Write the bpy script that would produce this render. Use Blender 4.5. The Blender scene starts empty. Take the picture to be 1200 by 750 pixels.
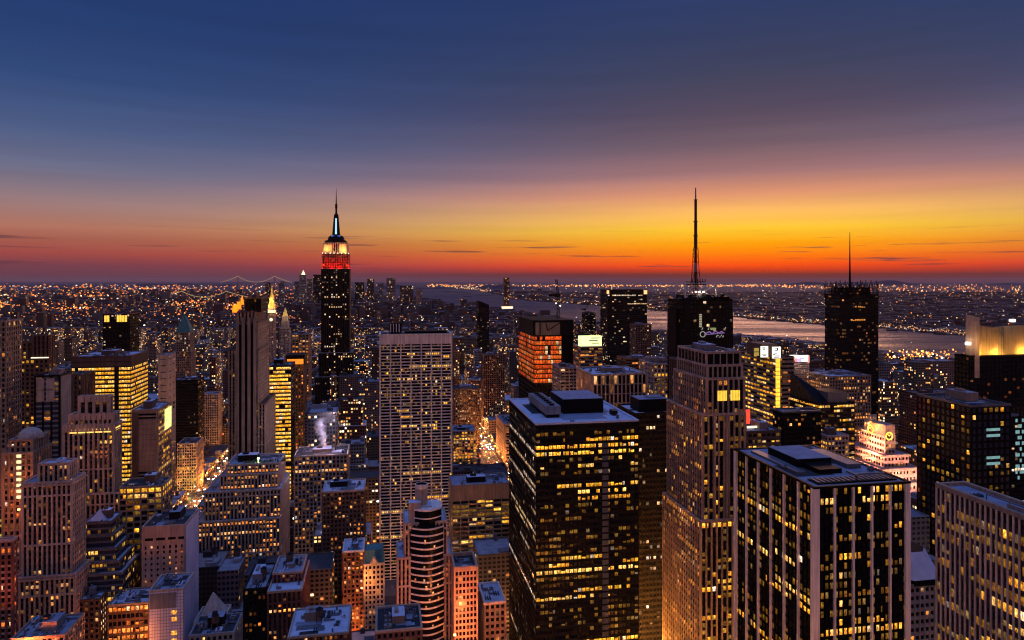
import bpy, math, random
import numpy as np
from mathutils import Vector

scene = bpy.context.scene
COL = scene.collection
rad = math.radians

# ---------------------------------------------------------------- camera
F, HOR, HC = 809.0, 328.0, 265.0          # focal length in photo pixels, eye level row, camera height (m)
cam_d = bpy.data.cameras.new('camera')
cam_d.sensor_width = 36.0
cam_d.lens = 36.0 * F / 1200.0
cam_d.shift_y = -(375.0 - HOR) / 1200.0
cam_d.clip_start = 1.0
cam_d.clip_end = 200000.0
cam = bpy.data.objects.new('camera', cam_d)
cam.location = (0, 0, HC)
cam.rotation_euler = (rad(90), 0, 0)
COL.objects.link(cam)
scene.camera = cam

# ---------------------------------------------------------------- sky
def srgb(r, g, b):
    f = lambda c: c / 12.92 if c <= 0.04045 else ((c + 0.055) / 1.055) ** 2.4
    return (f(r / 255), f(g / 255), f(b / 255), 1.0)

world = bpy.data.worlds.new('World')
scene.world = world
world.use_nodes = True
wn, wl = world.node_tree.nodes, world.node_tree.links
wn.clear()
def N(nodes, t, **kw):
    n = nodes.new(t)
    for k, v in kw.items():
        setattr(n, k, v)
    return n
def M(nodes, links, op, a, b=None, c=None, clamp=False):
    n = nodes.new('ShaderNodeMath'); n.operation = op; n.use_clamp = clamp
    for i, v in enumerate((a, b, c)):
        if v is None: continue
        if isinstance(v, (int, float)): n.inputs[i].default_value = v
        else: links.new(v, n.inputs[i])
    return n.outputs[0]
def MIX(nodes, links, fac, a, b, blend='MIX'):
    n = nodes.new('ShaderNodeMix'); n.data_type = 'RGBA'; n.blend_type = blend
    n.clamp_factor = True
    for s, v in ((n.inputs[0], fac), (n.inputs[6], a), (n.inputs[7], b)):
        if hasattr(v, 'is_output'): links.new(v, s)
        else: s.default_value = v
    return n.outputs[2]
def RAMP(nodes, links, fac, stops, interp='LINEAR'):
    n = nodes.new('ShaderNodeValToRGB'); r = n.color_ramp; r.interpolation = interp
    while len(r.elements) > 1: r.elements.remove(r.elements[-1])
    r.elements[0].position = stops[0][0]; r.elements[0].color = stops[0][1]
    for p, c in stops[1:]:
        e = r.elements.new(p); e.color = c
    links.new(fac, n.inputs[0])
    return n.outputs[0]
wm = lambda *a, **k: M(wn, wl, *a, **k)
tc = N(wn, 'ShaderNodeTexCoord')
sep = N(wn, 'ShaderNodeSeparateXYZ'); wl.new(tc.outputs['Generated'], sep.inputs[0])
elev = wm('MULTIPLY', wm('ARCSINE', sep.outputs[2]), 180 / math.pi)
azim = wm('MULTIPLY', wm('ARCTAN2', sep.outputs[0], sep.outputs[1]), 180 / math.pi)
# elevation in degrees, square-rooted so the ramp has room near the horizon
efac = wm('SQRT', wm('DIVIDE', wm('MAXIMUM', elev, 0.0), 90.0), clamp=True)
def ER(rows):
    return RAMP(wn, wl, efac, [(math.sqrt(e / 90.0), srgb(*c)) for e, c in rows])
glow = ER([(0, (84, 36, 34)), (.45, (110, 40, 28)), (.8, (200, 52, 8)), (1.2, (250, 74, 0)), (1.9, (255, 118, 0)), (2.9, (255, 162, 0)), (4.0, (255, 200, 46)),
           (5.2, (254, 190, 92)), (6.8, (222, 148, 112)), (8.4, (160, 114, 116)), (10.6, (112, 90, 104)), (13.2, (80, 70, 92)),
           (16, (60, 64, 92)), (19, (48, 60, 98)), (23, (38, 56, 104)), (40, (56, 78, 150)), (62, (112, 150, 255)), (90, (128, 172, 255))])
side = ER([(0, (92, 60, 74)), (1, (112, 62, 76)), (1.9, (158, 72, 70)), (2.8, (160, 88, 78)), (3.8, (174, 112, 98)), (5, (158, 120, 120)),
           (6.2, (136, 118, 130)), (7.8, (104, 108, 136)), (10.5, (72, 90, 132)), (14, (46, 72, 122)), (18, (34, 60, 112)), (23, (28, 52, 104)),
           (40, (56, 78, 150)), (62, (112, 150, 255)), (90, (128, 172, 255))])
back = ER([(0, (140, 90, 62)), (5, (186, 126, 88)), (12, (160, 114, 92)), (20, (106, 84, 84)), (30, (62, 62, 90)), (45, (64, 86, 164)), (62, (112, 150, 255)), (90, (128, 172, 255))])
d1 = wm('DIVIDE', wm('SUBTRACT', azim, 19.0), 28.0)
gfac = wm('EXPONENT', wm('MULTIPLY', wm('MULTIPLY', d1, d1), -1.0))
bfac = wm('DIVIDE', wm('SUBTRACT', wm('ABSOLUTE', wm('SUBTRACT', azim, 10.0)), 55.0), 60.0, clamp=True)
skyc = MIX(wn, wl, bfac, side, back)
skyc = MIX(wn, wl, gfac, skyc, glow)
# thin streaks of cloud low over the horizon
cv = N(wn, 'ShaderNodeCombineXYZ')
wl.new(wm('MULTIPLY', azim, 0.115), cv.inputs[0]); wl.new(wm('MULTIPLY', elev, 2.9), cv.inputs[1])
cn = N(wn, 'ShaderNodeTexNoise'); cn.inputs['Scale'].default_value = 1.0; cn.inputs['Detail'].default_value = 5.0
wl.new(cv.outputs[0], cn.inputs['Vector'])
band = wm('MULTIPLY', wm('MULTIPLY', wm('SUBTRACT', elev, .5), 1.6, clamp=True), wm('MULTIPLY', wm('SUBTRACT', 4.3, elev), .6, clamp=True), clamp=True)
cm = wm('MULTIPLY', wm('MULTIPLY', wm('SUBTRACT', cn.outputs[0], 0.585), 10.0, clamp=True), band)
skyc = MIX(wn, wl, wm('MULTIPLY', cm, 0.8), skyc, srgb(88, 54, 66))
hv = N(wn, 'ShaderNodeTexNoise'); hv.inputs['Scale'].default_value = .35; hv.inputs['Detail'].default_value = 4
wl.new(cv.outputs[0], hv.inputs['Vector'])
hs = N(wn, 'ShaderNodeVectorMath'); hs.operation = 'SCALE'; wl.new(skyc, hs.inputs[0]); wl.new(wm('MULTIPLY_ADD', hv.outputs[0], .28, .86), hs.inputs['Scale'])
skyc = hs.outputs[0]
nish = N(wn, 'ShaderNodeTexSky'); nish.sky_type = 'NISHITA'; nish.sun_disc = False
nish.sun_elevation = rad(0.5); nish.sun_rotation = rad(19)
b0 = N(wn, 'ShaderNodeBackground'); wl.new(nish.outputs[0], b0.inputs[0]); b0.inputs[1].default_value = 0.004
b1 = N(wn, 'ShaderNodeBackground'); wl.new(skyc, b1.inputs[0]); b1.inputs[1].default_value = 1.0
ad = N(wn, 'ShaderNodeAddShader'); wl.new(b0.outputs[0], ad.inputs[0]); wl.new(b1.outputs[0], ad.inputs[1])
wo = N(wn, 'ShaderNodeOutputWorld'); wl.new(ad.outputs[0], wo.inputs[0])

# ---------------------------------------------------------------- sun: just gone, only a broad afterglow left
sun_d = bpy.data.lights.new('afterglow', 'SUN')
sun_d.energy = 0.7; sun_d.angle = rad(20); sun_d.color = (1.0, 0.46, 0.28)
sun = bpy.data.objects.new('afterglow', sun_d)
sun.rotation_euler = (rad(90 - 4), 0, rad(180 - 19))      # shines from az +19 deg, 4 deg up
COL.objects.link(sun)

# ---------------------------------------------------------------- exposure and renderer
vs = scene.view_settings
vs.view_transform = 'Standard'; vs.look = 'None'; vs.exposure = 0.0; vs.gamma = 1.0
vs.use_curve_mapping = False
scene.render.engine = 'CYCLES'
cy = scene.cycles
cy.use_denoising = True
try:
    cy.denoiser = 'OPENIMAGEDENOISE'; cy.denoising_input_passes = 'RGB_ALBEDO_NORMAL'
except Exception:
    pass
cy.max_bounces = 4; cy.diffuse_bounces = 2; cy.glossy_bounces = 2; cy.transmission_bounces = 2; cy.volume_bounces = 0
cy.transparent_max_bounces = 4
cy.sample_clamp_indirect = 2.0
cy.caustics_reflective = False; cy.caustics_refractive = False
cy.use_light_tree = True
cy.filter_width = 1.15

# ---------------------------------------------------------------- city grid: x across the avenues, y along them
TH = rad(10.5); CT, SN = math.cos(TH), math.sin(TH)
def uv2xy(u, v): return (v * CT - u * SN, v * SN + u * CT)
def xy2uv(x, y): return (-x * SN + y * CT, x * CT + y * SN)
def px(x, y, z): return (600 + F * x / y, HOR + F * (HC - z) / y)
def zpx(ypx, Y): return HC - (ypx - HOR) * Y / F
def gp(xp, yp):
    Y = F * HC / (yp - HOR); return ((xp - 600) / F * Y, Y)

# ---------------------------------------------------------------- mesh builder
class MB:
    def __init__(s): s.v, s.f, s.m, s.uv, s.c = [], [], [], [], []
    def quad(s, p, m=0, uv=None, col=None):
        k = len(s.v); s.v += p; s.f.append(tuple(range(k, k + len(p)))); s.m.append(m)
        s.uv.append(uv); s.c.append(col)
    def box(s, x0, x1, y0, y1, z0, z1, m=0, top=None, bottom=False, skip='', uvw=False, col=None):
        if x1 < x0: x0, x1 = x1, x0
        if y1 < y0: y0, y1 = y1, y0
        a, b, c, d = (x0, y0), (x1, y0), (x1, y1), (x0, y1)
        off = 0.0
        for k, (p, q) in zip('frbl', ((a, b), (b, c), (c, d), (d, a))):
            L = math.hypot(q[0] - p[0], q[1] - p[1])
            if k not in skip:
                s.quad([(p[0], p[1], z0), (q[0], q[1], z0), (q[0], q[1], z1), (p[0], p[1], z1)], m,
                       [(off, z0), (off + L, z0), (off + L, z1), (off, z1)] if uvw else None, col)
            off += L + 11.0
        if 't' not in skip: s.quad([(*a, z1), (*b, z1), (*c, z1), (*d, z1)], m if top is None else top, None, col)
        if bottom: s.quad([(*d, z0), (*c, z0), (*b, z0), (*a, z0)], m, None, col)
    def prism(s, pts, z0, z1, m=0, top=None, uvw=False, col=None, taper=None):
        n = len(pts); off = 0.0; tp = taper or pts
        for i in range(n):
            p, q = pts[i], pts[(i + 1) % n]; p2, q2 = tp[i], tp[(i + 1) % n]
            L = math.hypot(q[0] - p[0], q[1] - p[1])
            s.quad([(p[0], p[1], z0), (q[0], q[1], z0), (q2[0], q2[1], z1), (p2[0], p2[1], z1)], m,
                   [(off, z0), (off + L, z0), (off + L, z1), (off, z1)] if uvw else None, col)
            off += L
        s.quad([(p[0], p[1], z1) for p in tp], m if top is None else top, None, col)
    def cyl(s, x, y, r, z0, z1, m=0, n=12, r2=None, top=None, col=None):
        a = [(x + r * math.cos(t * 2 * math.pi / n), y + r * math.sin(t * 2 * math.pi / n)) for t in range(n)]
        r2 = r if r2 is None else r2
        b = [(x + r2 * math.cos(t * 2 * math.pi / n), y + r2 * math.sin(t * 2 * math.pi / n)) for t in range(n)]
        s.prism(a, z0, z1, m, top, taper=b, col=col)
    def bar(s, p, q, w, m=0, col=None):
        p, q = Vector(p), Vector(q); d = (q - p).normalized()
        e = d.cross(Vector((0, 0, 1)));
        if e.length < 1e-3: e = Vector((1, 0, 0))
        e.normalize(); g = d.cross(e).normalized(); w /= 2
        c = [e * w + g * w, e * -w + g * w, e * -w - g * w, e * w - g * w]
        for i in range(4):
            j = (i + 1) % 4
            s.quad([tuple(p + c[j]), tuple(p + c[i]), tuple(q + c[i]), tuple(q + c[j])], m, None, col)
        s.quad([tuple(p + x) for x in c], m, None, col); s.quad([tuple(q + x) for x in reversed(c)], m, None, col)
    def build(s, name, mats, parent=None, loc=None, rz=None, seed=None):
        me = bpy.data.meshes.new(name)
        me.from_pydata(s.v, [], s.f)
        for m in (mats if isinstance(mats, (list, tuple)) else [mats]): me.materials.append(m)
        me.polygons.foreach_set('material_index', s.m)
        if any(u is not None for u in s.uv):
            lay = me.uv_layers.new(name='UVMap'); flat = []
            for f, u in zip(s.f, s.uv):
                for k in range(len(f)): flat += (u[k] if u else (-50.0, -50.0))
            lay.data.foreach_set('uv', flat)
        if any(c is not None for c in s.c):
            at = me.attributes.new('Col', 'FLOAT_COLOR', 'CORNER'); flat = []
            for f, c in zip(s.f, s.c): flat += list(c or (0, 0, 0, 0)) * len(f)
            at.data.foreach_set('color', flat)
        if seed is not None:
            at = me.attributes.new('Seed', 'FLOAT_COLOR', 'FACE')
            if isinstance(seed, list):
                at.data.foreach_set('color', [x for q in seed for x in q])
            else: at.data.foreach_set('color', list(seed) * len(s.f))
        me.update()
        o = bpy.data.objects.new(name, me); COL.objects.link(o)
        if parent is not None: o.parent = parent
        if loc is not None: o.location = loc
        if rz is not None: o.rotation_euler = (0, 0, rz)
        return o

def tag(o, label=None, cat=None, group=None, kind=None):
    if label: o['label'] = label
    if cat: o['category'] = cat
    if group: o['group'] = group
    if kind: o['kind'] = kind
    return o
def empty(name, loc, rz=TH):
    o = bpy.data.objects.new(name, None); o.location = loc; o.rotation_euler = (0, 0, rz)
    o.empty_display_size = 5; COL.objects.link(o); return o

# ---------------------------------------------------------------- materials
def newmat(name):
    m = bpy.data.materials.new(name); m.use_nodes = True
    m.node_tree.nodes.clear()
    return m, m.node_tree.nodes, m.node_tree.links
_mc = {}
def stone(name, col, rough=.8, var=.48, scale=.12, streak=True, spec=.3):
    if name in _mc: return _mc[name]
    m, n, l = newmat(name)
    t = N(n, 'ShaderNodeTexCoord')
    nz = N(n, 'ShaderNodeTexNoise'); nz.inputs['Scale'].default_value = scale; nz.inputs['Detail'].default_value = 6
    l.new(t.outputs['Object'], nz.inputs['Vector'])
    f = M(n, l, 'MULTIPLY_ADD', nz.outputs[0], 2 * var, 1 - var)
    if streak:
        mp = N(n, 'ShaderNodeMapping'); mp.inputs['Scale'].default_value = (.9, .9, .04)
        l.new(t.outputs['Object'], mp.inputs[0])
        n2 = N(n, 'ShaderNodeTexNoise'); n2.inputs['Scale'].default_value = 1.0; n2.inputs['Detail'].default_value = 3
        l.new(mp.outputs[0], n2.inputs['Vector'])
        f = M(n, l, 'MULTIPLY', f, M(n, l, 'MULTIPLY_ADD', n2.outputs[0], 1.2, .4))
    c = MIX(n, l, 1.0, (*col, 1), (1, 1, 1, 1), 'MULTIPLY')
    cc = N(n, 'ShaderNodeVectorMath'); cc.operation = 'SCALE'; l.new(c, cc.inputs[0]); l.new(f, cc.inputs['Scale'])
    b = N(n, 'ShaderNodeBsdfPrincipled'); l.new(cc.outputs[0], b.inputs['Base Color'])
    b.inputs['Roughness'].default_value = rough; b.inputs['Specular IOR Level'].default_value = spec
    o = N(n, 'ShaderNodeOutputMaterial'); l.new(b.outputs[0], o.inputs[0])
    _mc[name] = m
    return m
def glassmat(name, col=(.005, .005, .007), rough=.12, spec=.25):
    if name in _mc: return _mc[name]
    m, n, l = newmat(name)
    t = N(n, 'ShaderNodeTexCoord')
    nz = N(n, 'ShaderNodeTexNoise'); nz.inputs['Scale'].default_value = .35; nz.inputs['Detail'].default_value = 3
    l.new(t.outputs['Object'], nz.inputs['Vector'])
    b = N(n, 'ShaderNodeBsdfPrincipled'); b.inputs['Base Color'].default_value = (*col, 1)
    l.new(M(n, l, 'MULTIPLY_ADD', nz.outputs[0], .25, rough - .05), b.inputs['Roughness'])
    b.inputs['Specular IOR Level'].default_value = spec
    bp = N(n, 'ShaderNodeBump'); bp.inputs['Strength'].default_value = .08; bp.inputs['Distance'].default_value = .5
    l.new(nz.outputs[0], bp.inputs['Height']); l.new(bp.outputs[0], b.inputs['Normal'])
    o = N(n, 'ShaderNodeOutputMaterial'); l.new(b.outputs[0], o.inputs[0])
    _mc[name] = m
    return m
def emit(name, col, s, var=0.0, scale=.5):
    if name in _mc: return _mc[name]
    m, n, l = newmat(name)
    e = N(n, 'ShaderNodeEmission'); e.inputs[0].default_value = (*col, 1); e.inputs[1].default_value = s
    if var:
        t = N(n, 'ShaderNodeTexCoord'); nz = N(n, 'ShaderNodeTexNoise'); nz.inputs['Scale'].default_value = scale
        l.new(t.outputs['Object'], nz.inputs['Vector'])
        l.new(M(n, l, 'MULTIPLY', M(n, l, 'MULTIPLY_ADD', nz.outputs[0], 2 * var, 1 - var), s), e.inputs[1])
    o = N(n, 'ShaderNodeOutputMaterial'); l.new(e.outputs[0], o.inputs[0])
    _mc[name] = m
    return m
def window_material(name, from_object):
    """a lit room behind glass: colour from the object (or the face), ceiling lights, blinds and furniture as noise"""
    m, n, l = newmat(name)
    uvn = N(n, 'ShaderNodeUVMap'); 
    if from_object:
        oi = N(n, 'ShaderNodeObjectInfo'); colr = oi.outputs['Color']; rnd = oi.outputs['Random']
    else:
        at = N(n, 'ShaderNodeAttribute'); at.attribute_name = 'Col'; colr = at.outputs['Color']
        g = N(n, 'ShaderNodeNewGeometry'); rnd = g.outputs['Random Per Island']
    sp = N(n, 'ShaderNodeSeparateXYZ'); l.new(uvn.outputs[0], sp.inputs[0])
    cb = N(n, 'ShaderNodeCombineXYZ')
    l.new(M(n, l, 'MULTIPLY', sp.outputs[0], 3.2), cb.inputs[0]); l.new(M(n, l, 'MULTIPLY', sp.outputs[1], 2.0), cb.inputs[1])
    l.new(M(n, l, 'MULTIPLY', rnd, 91.0), cb.inputs[2])
    nz = N(n, 'ShaderNodeTexNoise'); nz.inputs['Scale'].default_value = 1.0; nz.inputs['Detail'].default_value = 2
    l.new(cb.outputs[0], nz.inputs['Vector'])
    a = M(n, l, 'MULTIPLY', M(n, l, 'SUBTRACT', nz.outputs[0], .3), 2.8, clamp=True)
    top = M(n, l, 'MULTIPLY_ADD', sp.outputs[1], .7, .55)
    # a drawn blind over the upper part of some windows
    br = M(n, l, 'FRACT', M(n, l, 'MULTIPLY', rnd, 7.31))
    bl = M(n, l, 'MULTIPLY_ADD', M(n, l, 'GREATER_THAN', sp.outputs[1], br), -.25, 1.0)
    mul = M(n, l, 'GREATER_THAN', M(n, l, 'ABSOLUTE', M(n, l, 'SUBTRACT', M(n, l, 'FRACT', M(n, l, 'MULTIPLY', sp.outputs[0], 2.0)), .5)), .44)
    fr = M(n, l, 'MULTIPLY_ADD', mul, -.35, 1.0)
    s = M(n, l, 'MULTIPLY', M(n, l, 'MULTIPLY', M(n, l, 'MULTIPLY_ADD', a, .95, .15), top), M(n, l, 'MULTIPLY', bl, fr))
    warm = MIX(n, l, 1.0, colr, (1.0, .55, .3, 1), 'MULTIPLY')
    colr = MIX(n, l, M(n, l, 'MULTIPLY', a, M(n, l, 'MULTIPLY_ADD', sp.outputs[1], .5, .6), clamp=True), warm, colr)
    b = N(n, 'ShaderNodeBsdfPrincipled'); b.inputs['Base Color'].default_value = (.015, .014, .014, 1); b.inputs['Roughness'].default_value = .2
    l.new(colr, b.inputs['Emission Color']); l.new(M(n, l, 'MULTIPLY', s, 1.8), b.inputs['Emission Strength'])
    o = N(n, 'ShaderNodeOutputMaterial'); l.new(b.outputs[0], o.inputs[0])
    return m
WINM = window_material('lit_window_glass', True)
GRIDM = window_material('lit_window_rows', False)

def city_facade():
    """wall with a grid of windows, some lit; UV in metres, Col = wall colour + share lit, Seed = seed, bay, floor"""
    m, n, l = newmat('far_facade')
    mm = lambda *a, **k: M(n, l, *a, **k)
    uvn = N(n, 'ShaderNodeUVMap'); sp = N(n, 'ShaderNodeSeparateXYZ'); l.new(uvn.outputs[0], sp.inputs[0])
    at = N(n, 'ShaderNodeAttribute'); at.attribute_name = 'Col'
    sd = N(n, 'ShaderNodeAttribute'); sd.attribute_name = 'Seed'
    ss = N(n, 'ShaderNodeSeparateColor'); l.new(sd.outputs['Color'], ss.inputs[0])
    cu = mm('DIVIDE', sp.outputs[0], ss.outputs[1]); cvv = mm('DIVIDE', sp.outputs[1], ss.outputs[2])
    iu, iv = mm('FLOOR', cu), mm('FLOOR', cvv)
    fu, fv = mm('FRACT', cu), mm('FRACT', cvv)
    win = mm('MULTIPLY', mm('LESS_THAN', mm('ABSOLUTE', mm('SUBTRACT', fu, .5)), .32), mm('LESS_THAN', mm('ABSOLUTE', mm('SUBTRACT', fv, .5)), .27))
    win = mm('MULTIPLY', win, mm('GREATER_THAN', sp.outputs[1], 0.0))
    cb = N(n, 'ShaderNodeCombineXYZ'); l.new(iu, cb.inputs[0]); l.new(iv, cb.inputs[1]); l.new(mm('MULTIPLY', ss.outputs[0], 997.0), cb.inputs[2])
    w = N(n, 'ShaderNodeTexWhiteNoise'); w.noise_dimensions = '3D'; l.new(cb.outputs[0], w.inputs['Vector'])
    cb2 = N(n, 'ShaderNodeCombineXYZ'); l.new(mm('FLOOR', mm('MULTIPLY', iu, .25)), cb2.inputs[0]); l.new(iv, cb2.inputs[1]); l.new(mm('MULTIPLY', ss.outputs[0], 613.0), cb2.inputs[2])
    w2 = N(n, 'ShaderNodeTexWhiteNoise'); w2.noise_dimensions = '3D'; l.new(cb2.outputs[0], w2.inputs['Vector'])
    pr = mm('MULTIPLY', at.outputs['Alpha'], mm('MULTIPLY_ADD', mm('POWER', w2.outputs[0], 3.0), 3.2, .3))
    lit = mm('MULTIPLY', mm('LESS_THAN', w.outputs[0], pr), win)
    sc = N(n, 'ShaderNodeSeparateColor'); l.new(w.outputs['Color'], sc.inputs[0])
    lc = RAMP(n, l, sc.outputs[1], [(0, (1, .26, .04, 1)), (.35, (1, .46, .12, 1)), (.7, (1, .64, .24, 1)), (.93, (1, .84, .55, 1)), (1, (.8, .95, 1, 1))])
    stn = mm('MULTIPLY', lit, mm('MULTIPLY_ADD', mm('POWER', sc.outputs[2], 2.0), 3.2, .5))
    g = N(n, 'ShaderNodeTexCoord'); nz = N(n, 'ShaderNodeTexNoise'); nz.inputs['Scale'].default_value = .09; nz.inputs['Detail'].default_value = 5
    l.new(g.outputs['Object'], nz.inputs['Vector'])
    wc = N(n, 'ShaderNodeVectorMath'); wc.operation = 'SCALE'; l.new(at.outputs['Color'], wc.inputs[0]); l.new(mm('MULTIPLY_ADD', nz.outputs[0], .9, .55), wc.inputs['Scale'])
    bc = MIX(n, l, win, wc.outputs[0], (.015, .016, .02, 1))
    b = N(n, 'ShaderNodeBsdfPrincipled'); l.new(bc, b.inputs['Base Color'])
    l.new(mm('MULTIPLY_ADD', win, -.55, .8), b.inputs['Roughness'])
    l.new(lc, b.inputs['Emission Color']); l.new(stn, b.inputs['Emission Strength'])
    o = N(n, 'ShaderNodeOutputMaterial'); l.new(b.outputs[0], o.inputs[0])
    return m
CITYM = city_facade()
def colattr(name, rough=.85, emission=0.0):
    m, n, l = newmat(name)
    at = N(n, 'ShaderNodeAttribute'); at.attribute_name = 'Col'
    b = N(n, 'ShaderNodeBsdfPrincipled'); b.inputs['Roughness'].default_value = rough
    if emission:
        b.inputs['Base Color'].default_value = (.02, .02, .02, 1)
        l.new(at.outputs['Color'], b.inputs['Emission Color']); b.inputs['Emission Strength'].default_value = emission
    else:
        t = N(n, 'ShaderNodeTexCoord'); nz = N(n, 'ShaderNodeTexNoise'); nz.inputs['Scale'].default_value = .15; nz.inputs['Detail'].default_value = 6
        l.new(t.outputs['Object'], nz.inputs['Vector'])
        wc = N(n, 'ShaderNodeVectorMath'); wc.operation = 'SCALE'; l.new(at.outputs['Color'], wc.inputs[0]); l.new(M(n, l, 'MULTIPLY_ADD', nz.outputs[0], 1.3, .35), wc.inputs['Scale'])
        l.new(wc.outputs[0], b.inputs['Base Color'])
    o = N(n, 'ShaderNodeOutputMaterial'); l.new(b.outputs[0], o.inputs[0])
    return m
ROOFM = colattr('tar_and_gravel_roof')
LAMPM = colattr('lamp_glow', emission=2.2)

MAT = dict(
    limestone=stone('pale_limestone', (.48, .37, .28)), tan=stone('tan_brick', (.31, .22, .15)), brown=stone('brown_brick', (.13, .075, .05)), lilac=stone('lilac_wall', (.74, .7, .82), var=.2), recess=stone('dark_recess', (.045, .028, .022)),  # recess: spandrels toned darker so the piers stand out
    red=stone('red_brick', (.2, .075, .05)), grey=stone('grey_concrete', (.22, .21, .21)), white=stone('white_travertine', (.82, .71, .6), var=.25),
    dark=stone('dark_bronze_metal', (.014, .013, .013), .55, spec=.06), black=stone('black_metal', (.006, .006, .007), .5, spec=.05), pink=stone('pink_granite', (.48, .32, .23)),
    steel=stone('steel_grey_metal', (.12, .12, .13), .45), roof=stone('grey_roof_gravel', (.27, .28, .33), .9, .5, .25, False),
    paleroof=stone('pale_roof_membrane', (.55, .57, .64), .85, .3, .2, False), blackroof=stone('black_tar_roof', (.03, .03, .032), .8, .6, .2, False),
    stonepm=stone('rosy_stone', (.44, .29, .2)), ribstone=stone('ribbed_stone', (.62, .45, .33)), paint=stone('pale_painted_wall', (.9, .76, .64), var=.25),
    wood=stone('weathered_wood', (.09, .06, .045)), green=stone('green_copper', (.08, .2, .17)), gold=stone('gilded_metal', (.6, .42, .12), .35),
    glass=glassmat('dark_window_glass'), bluegl=glassmat('blue_window_glass', (.03, .035, .055), .1, .8),
)
# ---------------------------------------------------------------- lit windows
PAL = dict(
    yellow=[(1, .54, .04), (1, .62, .07), (1, .48, .04), (1, .68, .18)],
    warm=[(1, .42, .08), (1, .5, .13), (1, .6, .24), (1, .34, .05)],
    ember=[(1, .13, .015), (1, .18, .025), (1, .25, .04), (1, .16, .02)],
    orange=[(1, .26, .035), (1, .32, .06), (1, .4, .08)],
    white=[(1, .8, .48), (1, .72, .34), (.95, .9, .8)],
    green=[(.8, .72, .07), (.9, .64, .06), (.62, .72, .1)],
    mixed=[(1, .44, .08), (1, .56, .12), (1, .72, .34), (1, .85, .6), (1, .34, .05)],
)
_wm = {}
def window_mesh(w, h):
    k = (round(w, 1), round(h, 1))
    if k not in _wm:
        mb = MB(); a, b = k[0] / 2, k[1]
        mb.quad([(-a, -.06, 0), (a, -.06, 0), (a, -.06, b), (-a, -.06, b)], 0, [(0, 0), (1, 0), (1, 1), (0, 1)])
        for p, q in (((-a, 0, 0), (-a, -.06, 0)), ((a, -.06, 0), (a, 0, 0))):
            mb.quad([p, q, (q[0], q[1], b), (p[0], p[1], b)], 0, [(0, 0)] * 4)
        mb.quad([(-a, -.06, b), (a, -.06, b), (a, 0, b), (-a, 0, b)], 0, [(0, 0)] * 4)
        me = bpy.data.meshes.new('window')
        me.from_pydata(mb.v, [], mb.f); me.materials.append(WINM)
        lay = me.uv_layers.new(name='UVMap')
        lay.data.foreach_set('uv', [x for u in mb.uv for q in u for x in q])
        _wm[k] = me
    return _wm[k]

class Lit:
    def __init__(s, rng, full=.08, part=.25, single=.08, dim=.12, pal='mixed', gain=1.0, rows=None, bright=(.4, 1.5), run=(.12, .55)):
        s.r, s.full, s.part, s.single, s.dim, s.pal, s.gain, s.rows, s.bright = rng, full, part, single, dim, pal, gain, rows or {}, bright
        s.fl = {}; s.run = run
    def row(s, key, nb):
        if key in s.fl: return s.fl[key]
        r = s.r; out = [None] * nb; base = r.choice(PAL[s.pal]); q = r.random()
        def c(g=1.0):
            b = base if r.random() < .62 else r.choice(PAL[s.pal]) if r.random() < .84 else r.choice(PAL['white'])
            k = g * s.gain * r.uniform(*s.bright); return (b[0] * k, b[1] * k, b[2] * k)
        j = key[-1]
        f = s.rows.get(j)
        if f == 'none': s.fl[key] = out; return out
        if f == 'full' or (f is None and q < s.full):
            g = r.uniform(.8, 1.2)
            for i in range(nb):
                if r.random() < .92: out[i] = c(g)
        elif f is None and q < s.full + s.part:
            for _ in range(r.randint(1, 2)):
                a = r.randrange(nb); L = max(1, int(nb * r.uniform(*s.run))); g = r.uniform(.55, 1.1)
                for i in range(a, min(nb, a + L)):
                    if r.random() < .85: out[i] = c(g)
        for i in range(nb):
            if out[i] is None:
                if r.random() < s.single: out[i] = c(r.choice((1.15, .8, .5)))
                elif r.random() < s.dim * (2.2 if q > .6 else .35): out[i] = c(.13)
        s.fl[key] = out
        return out

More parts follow.
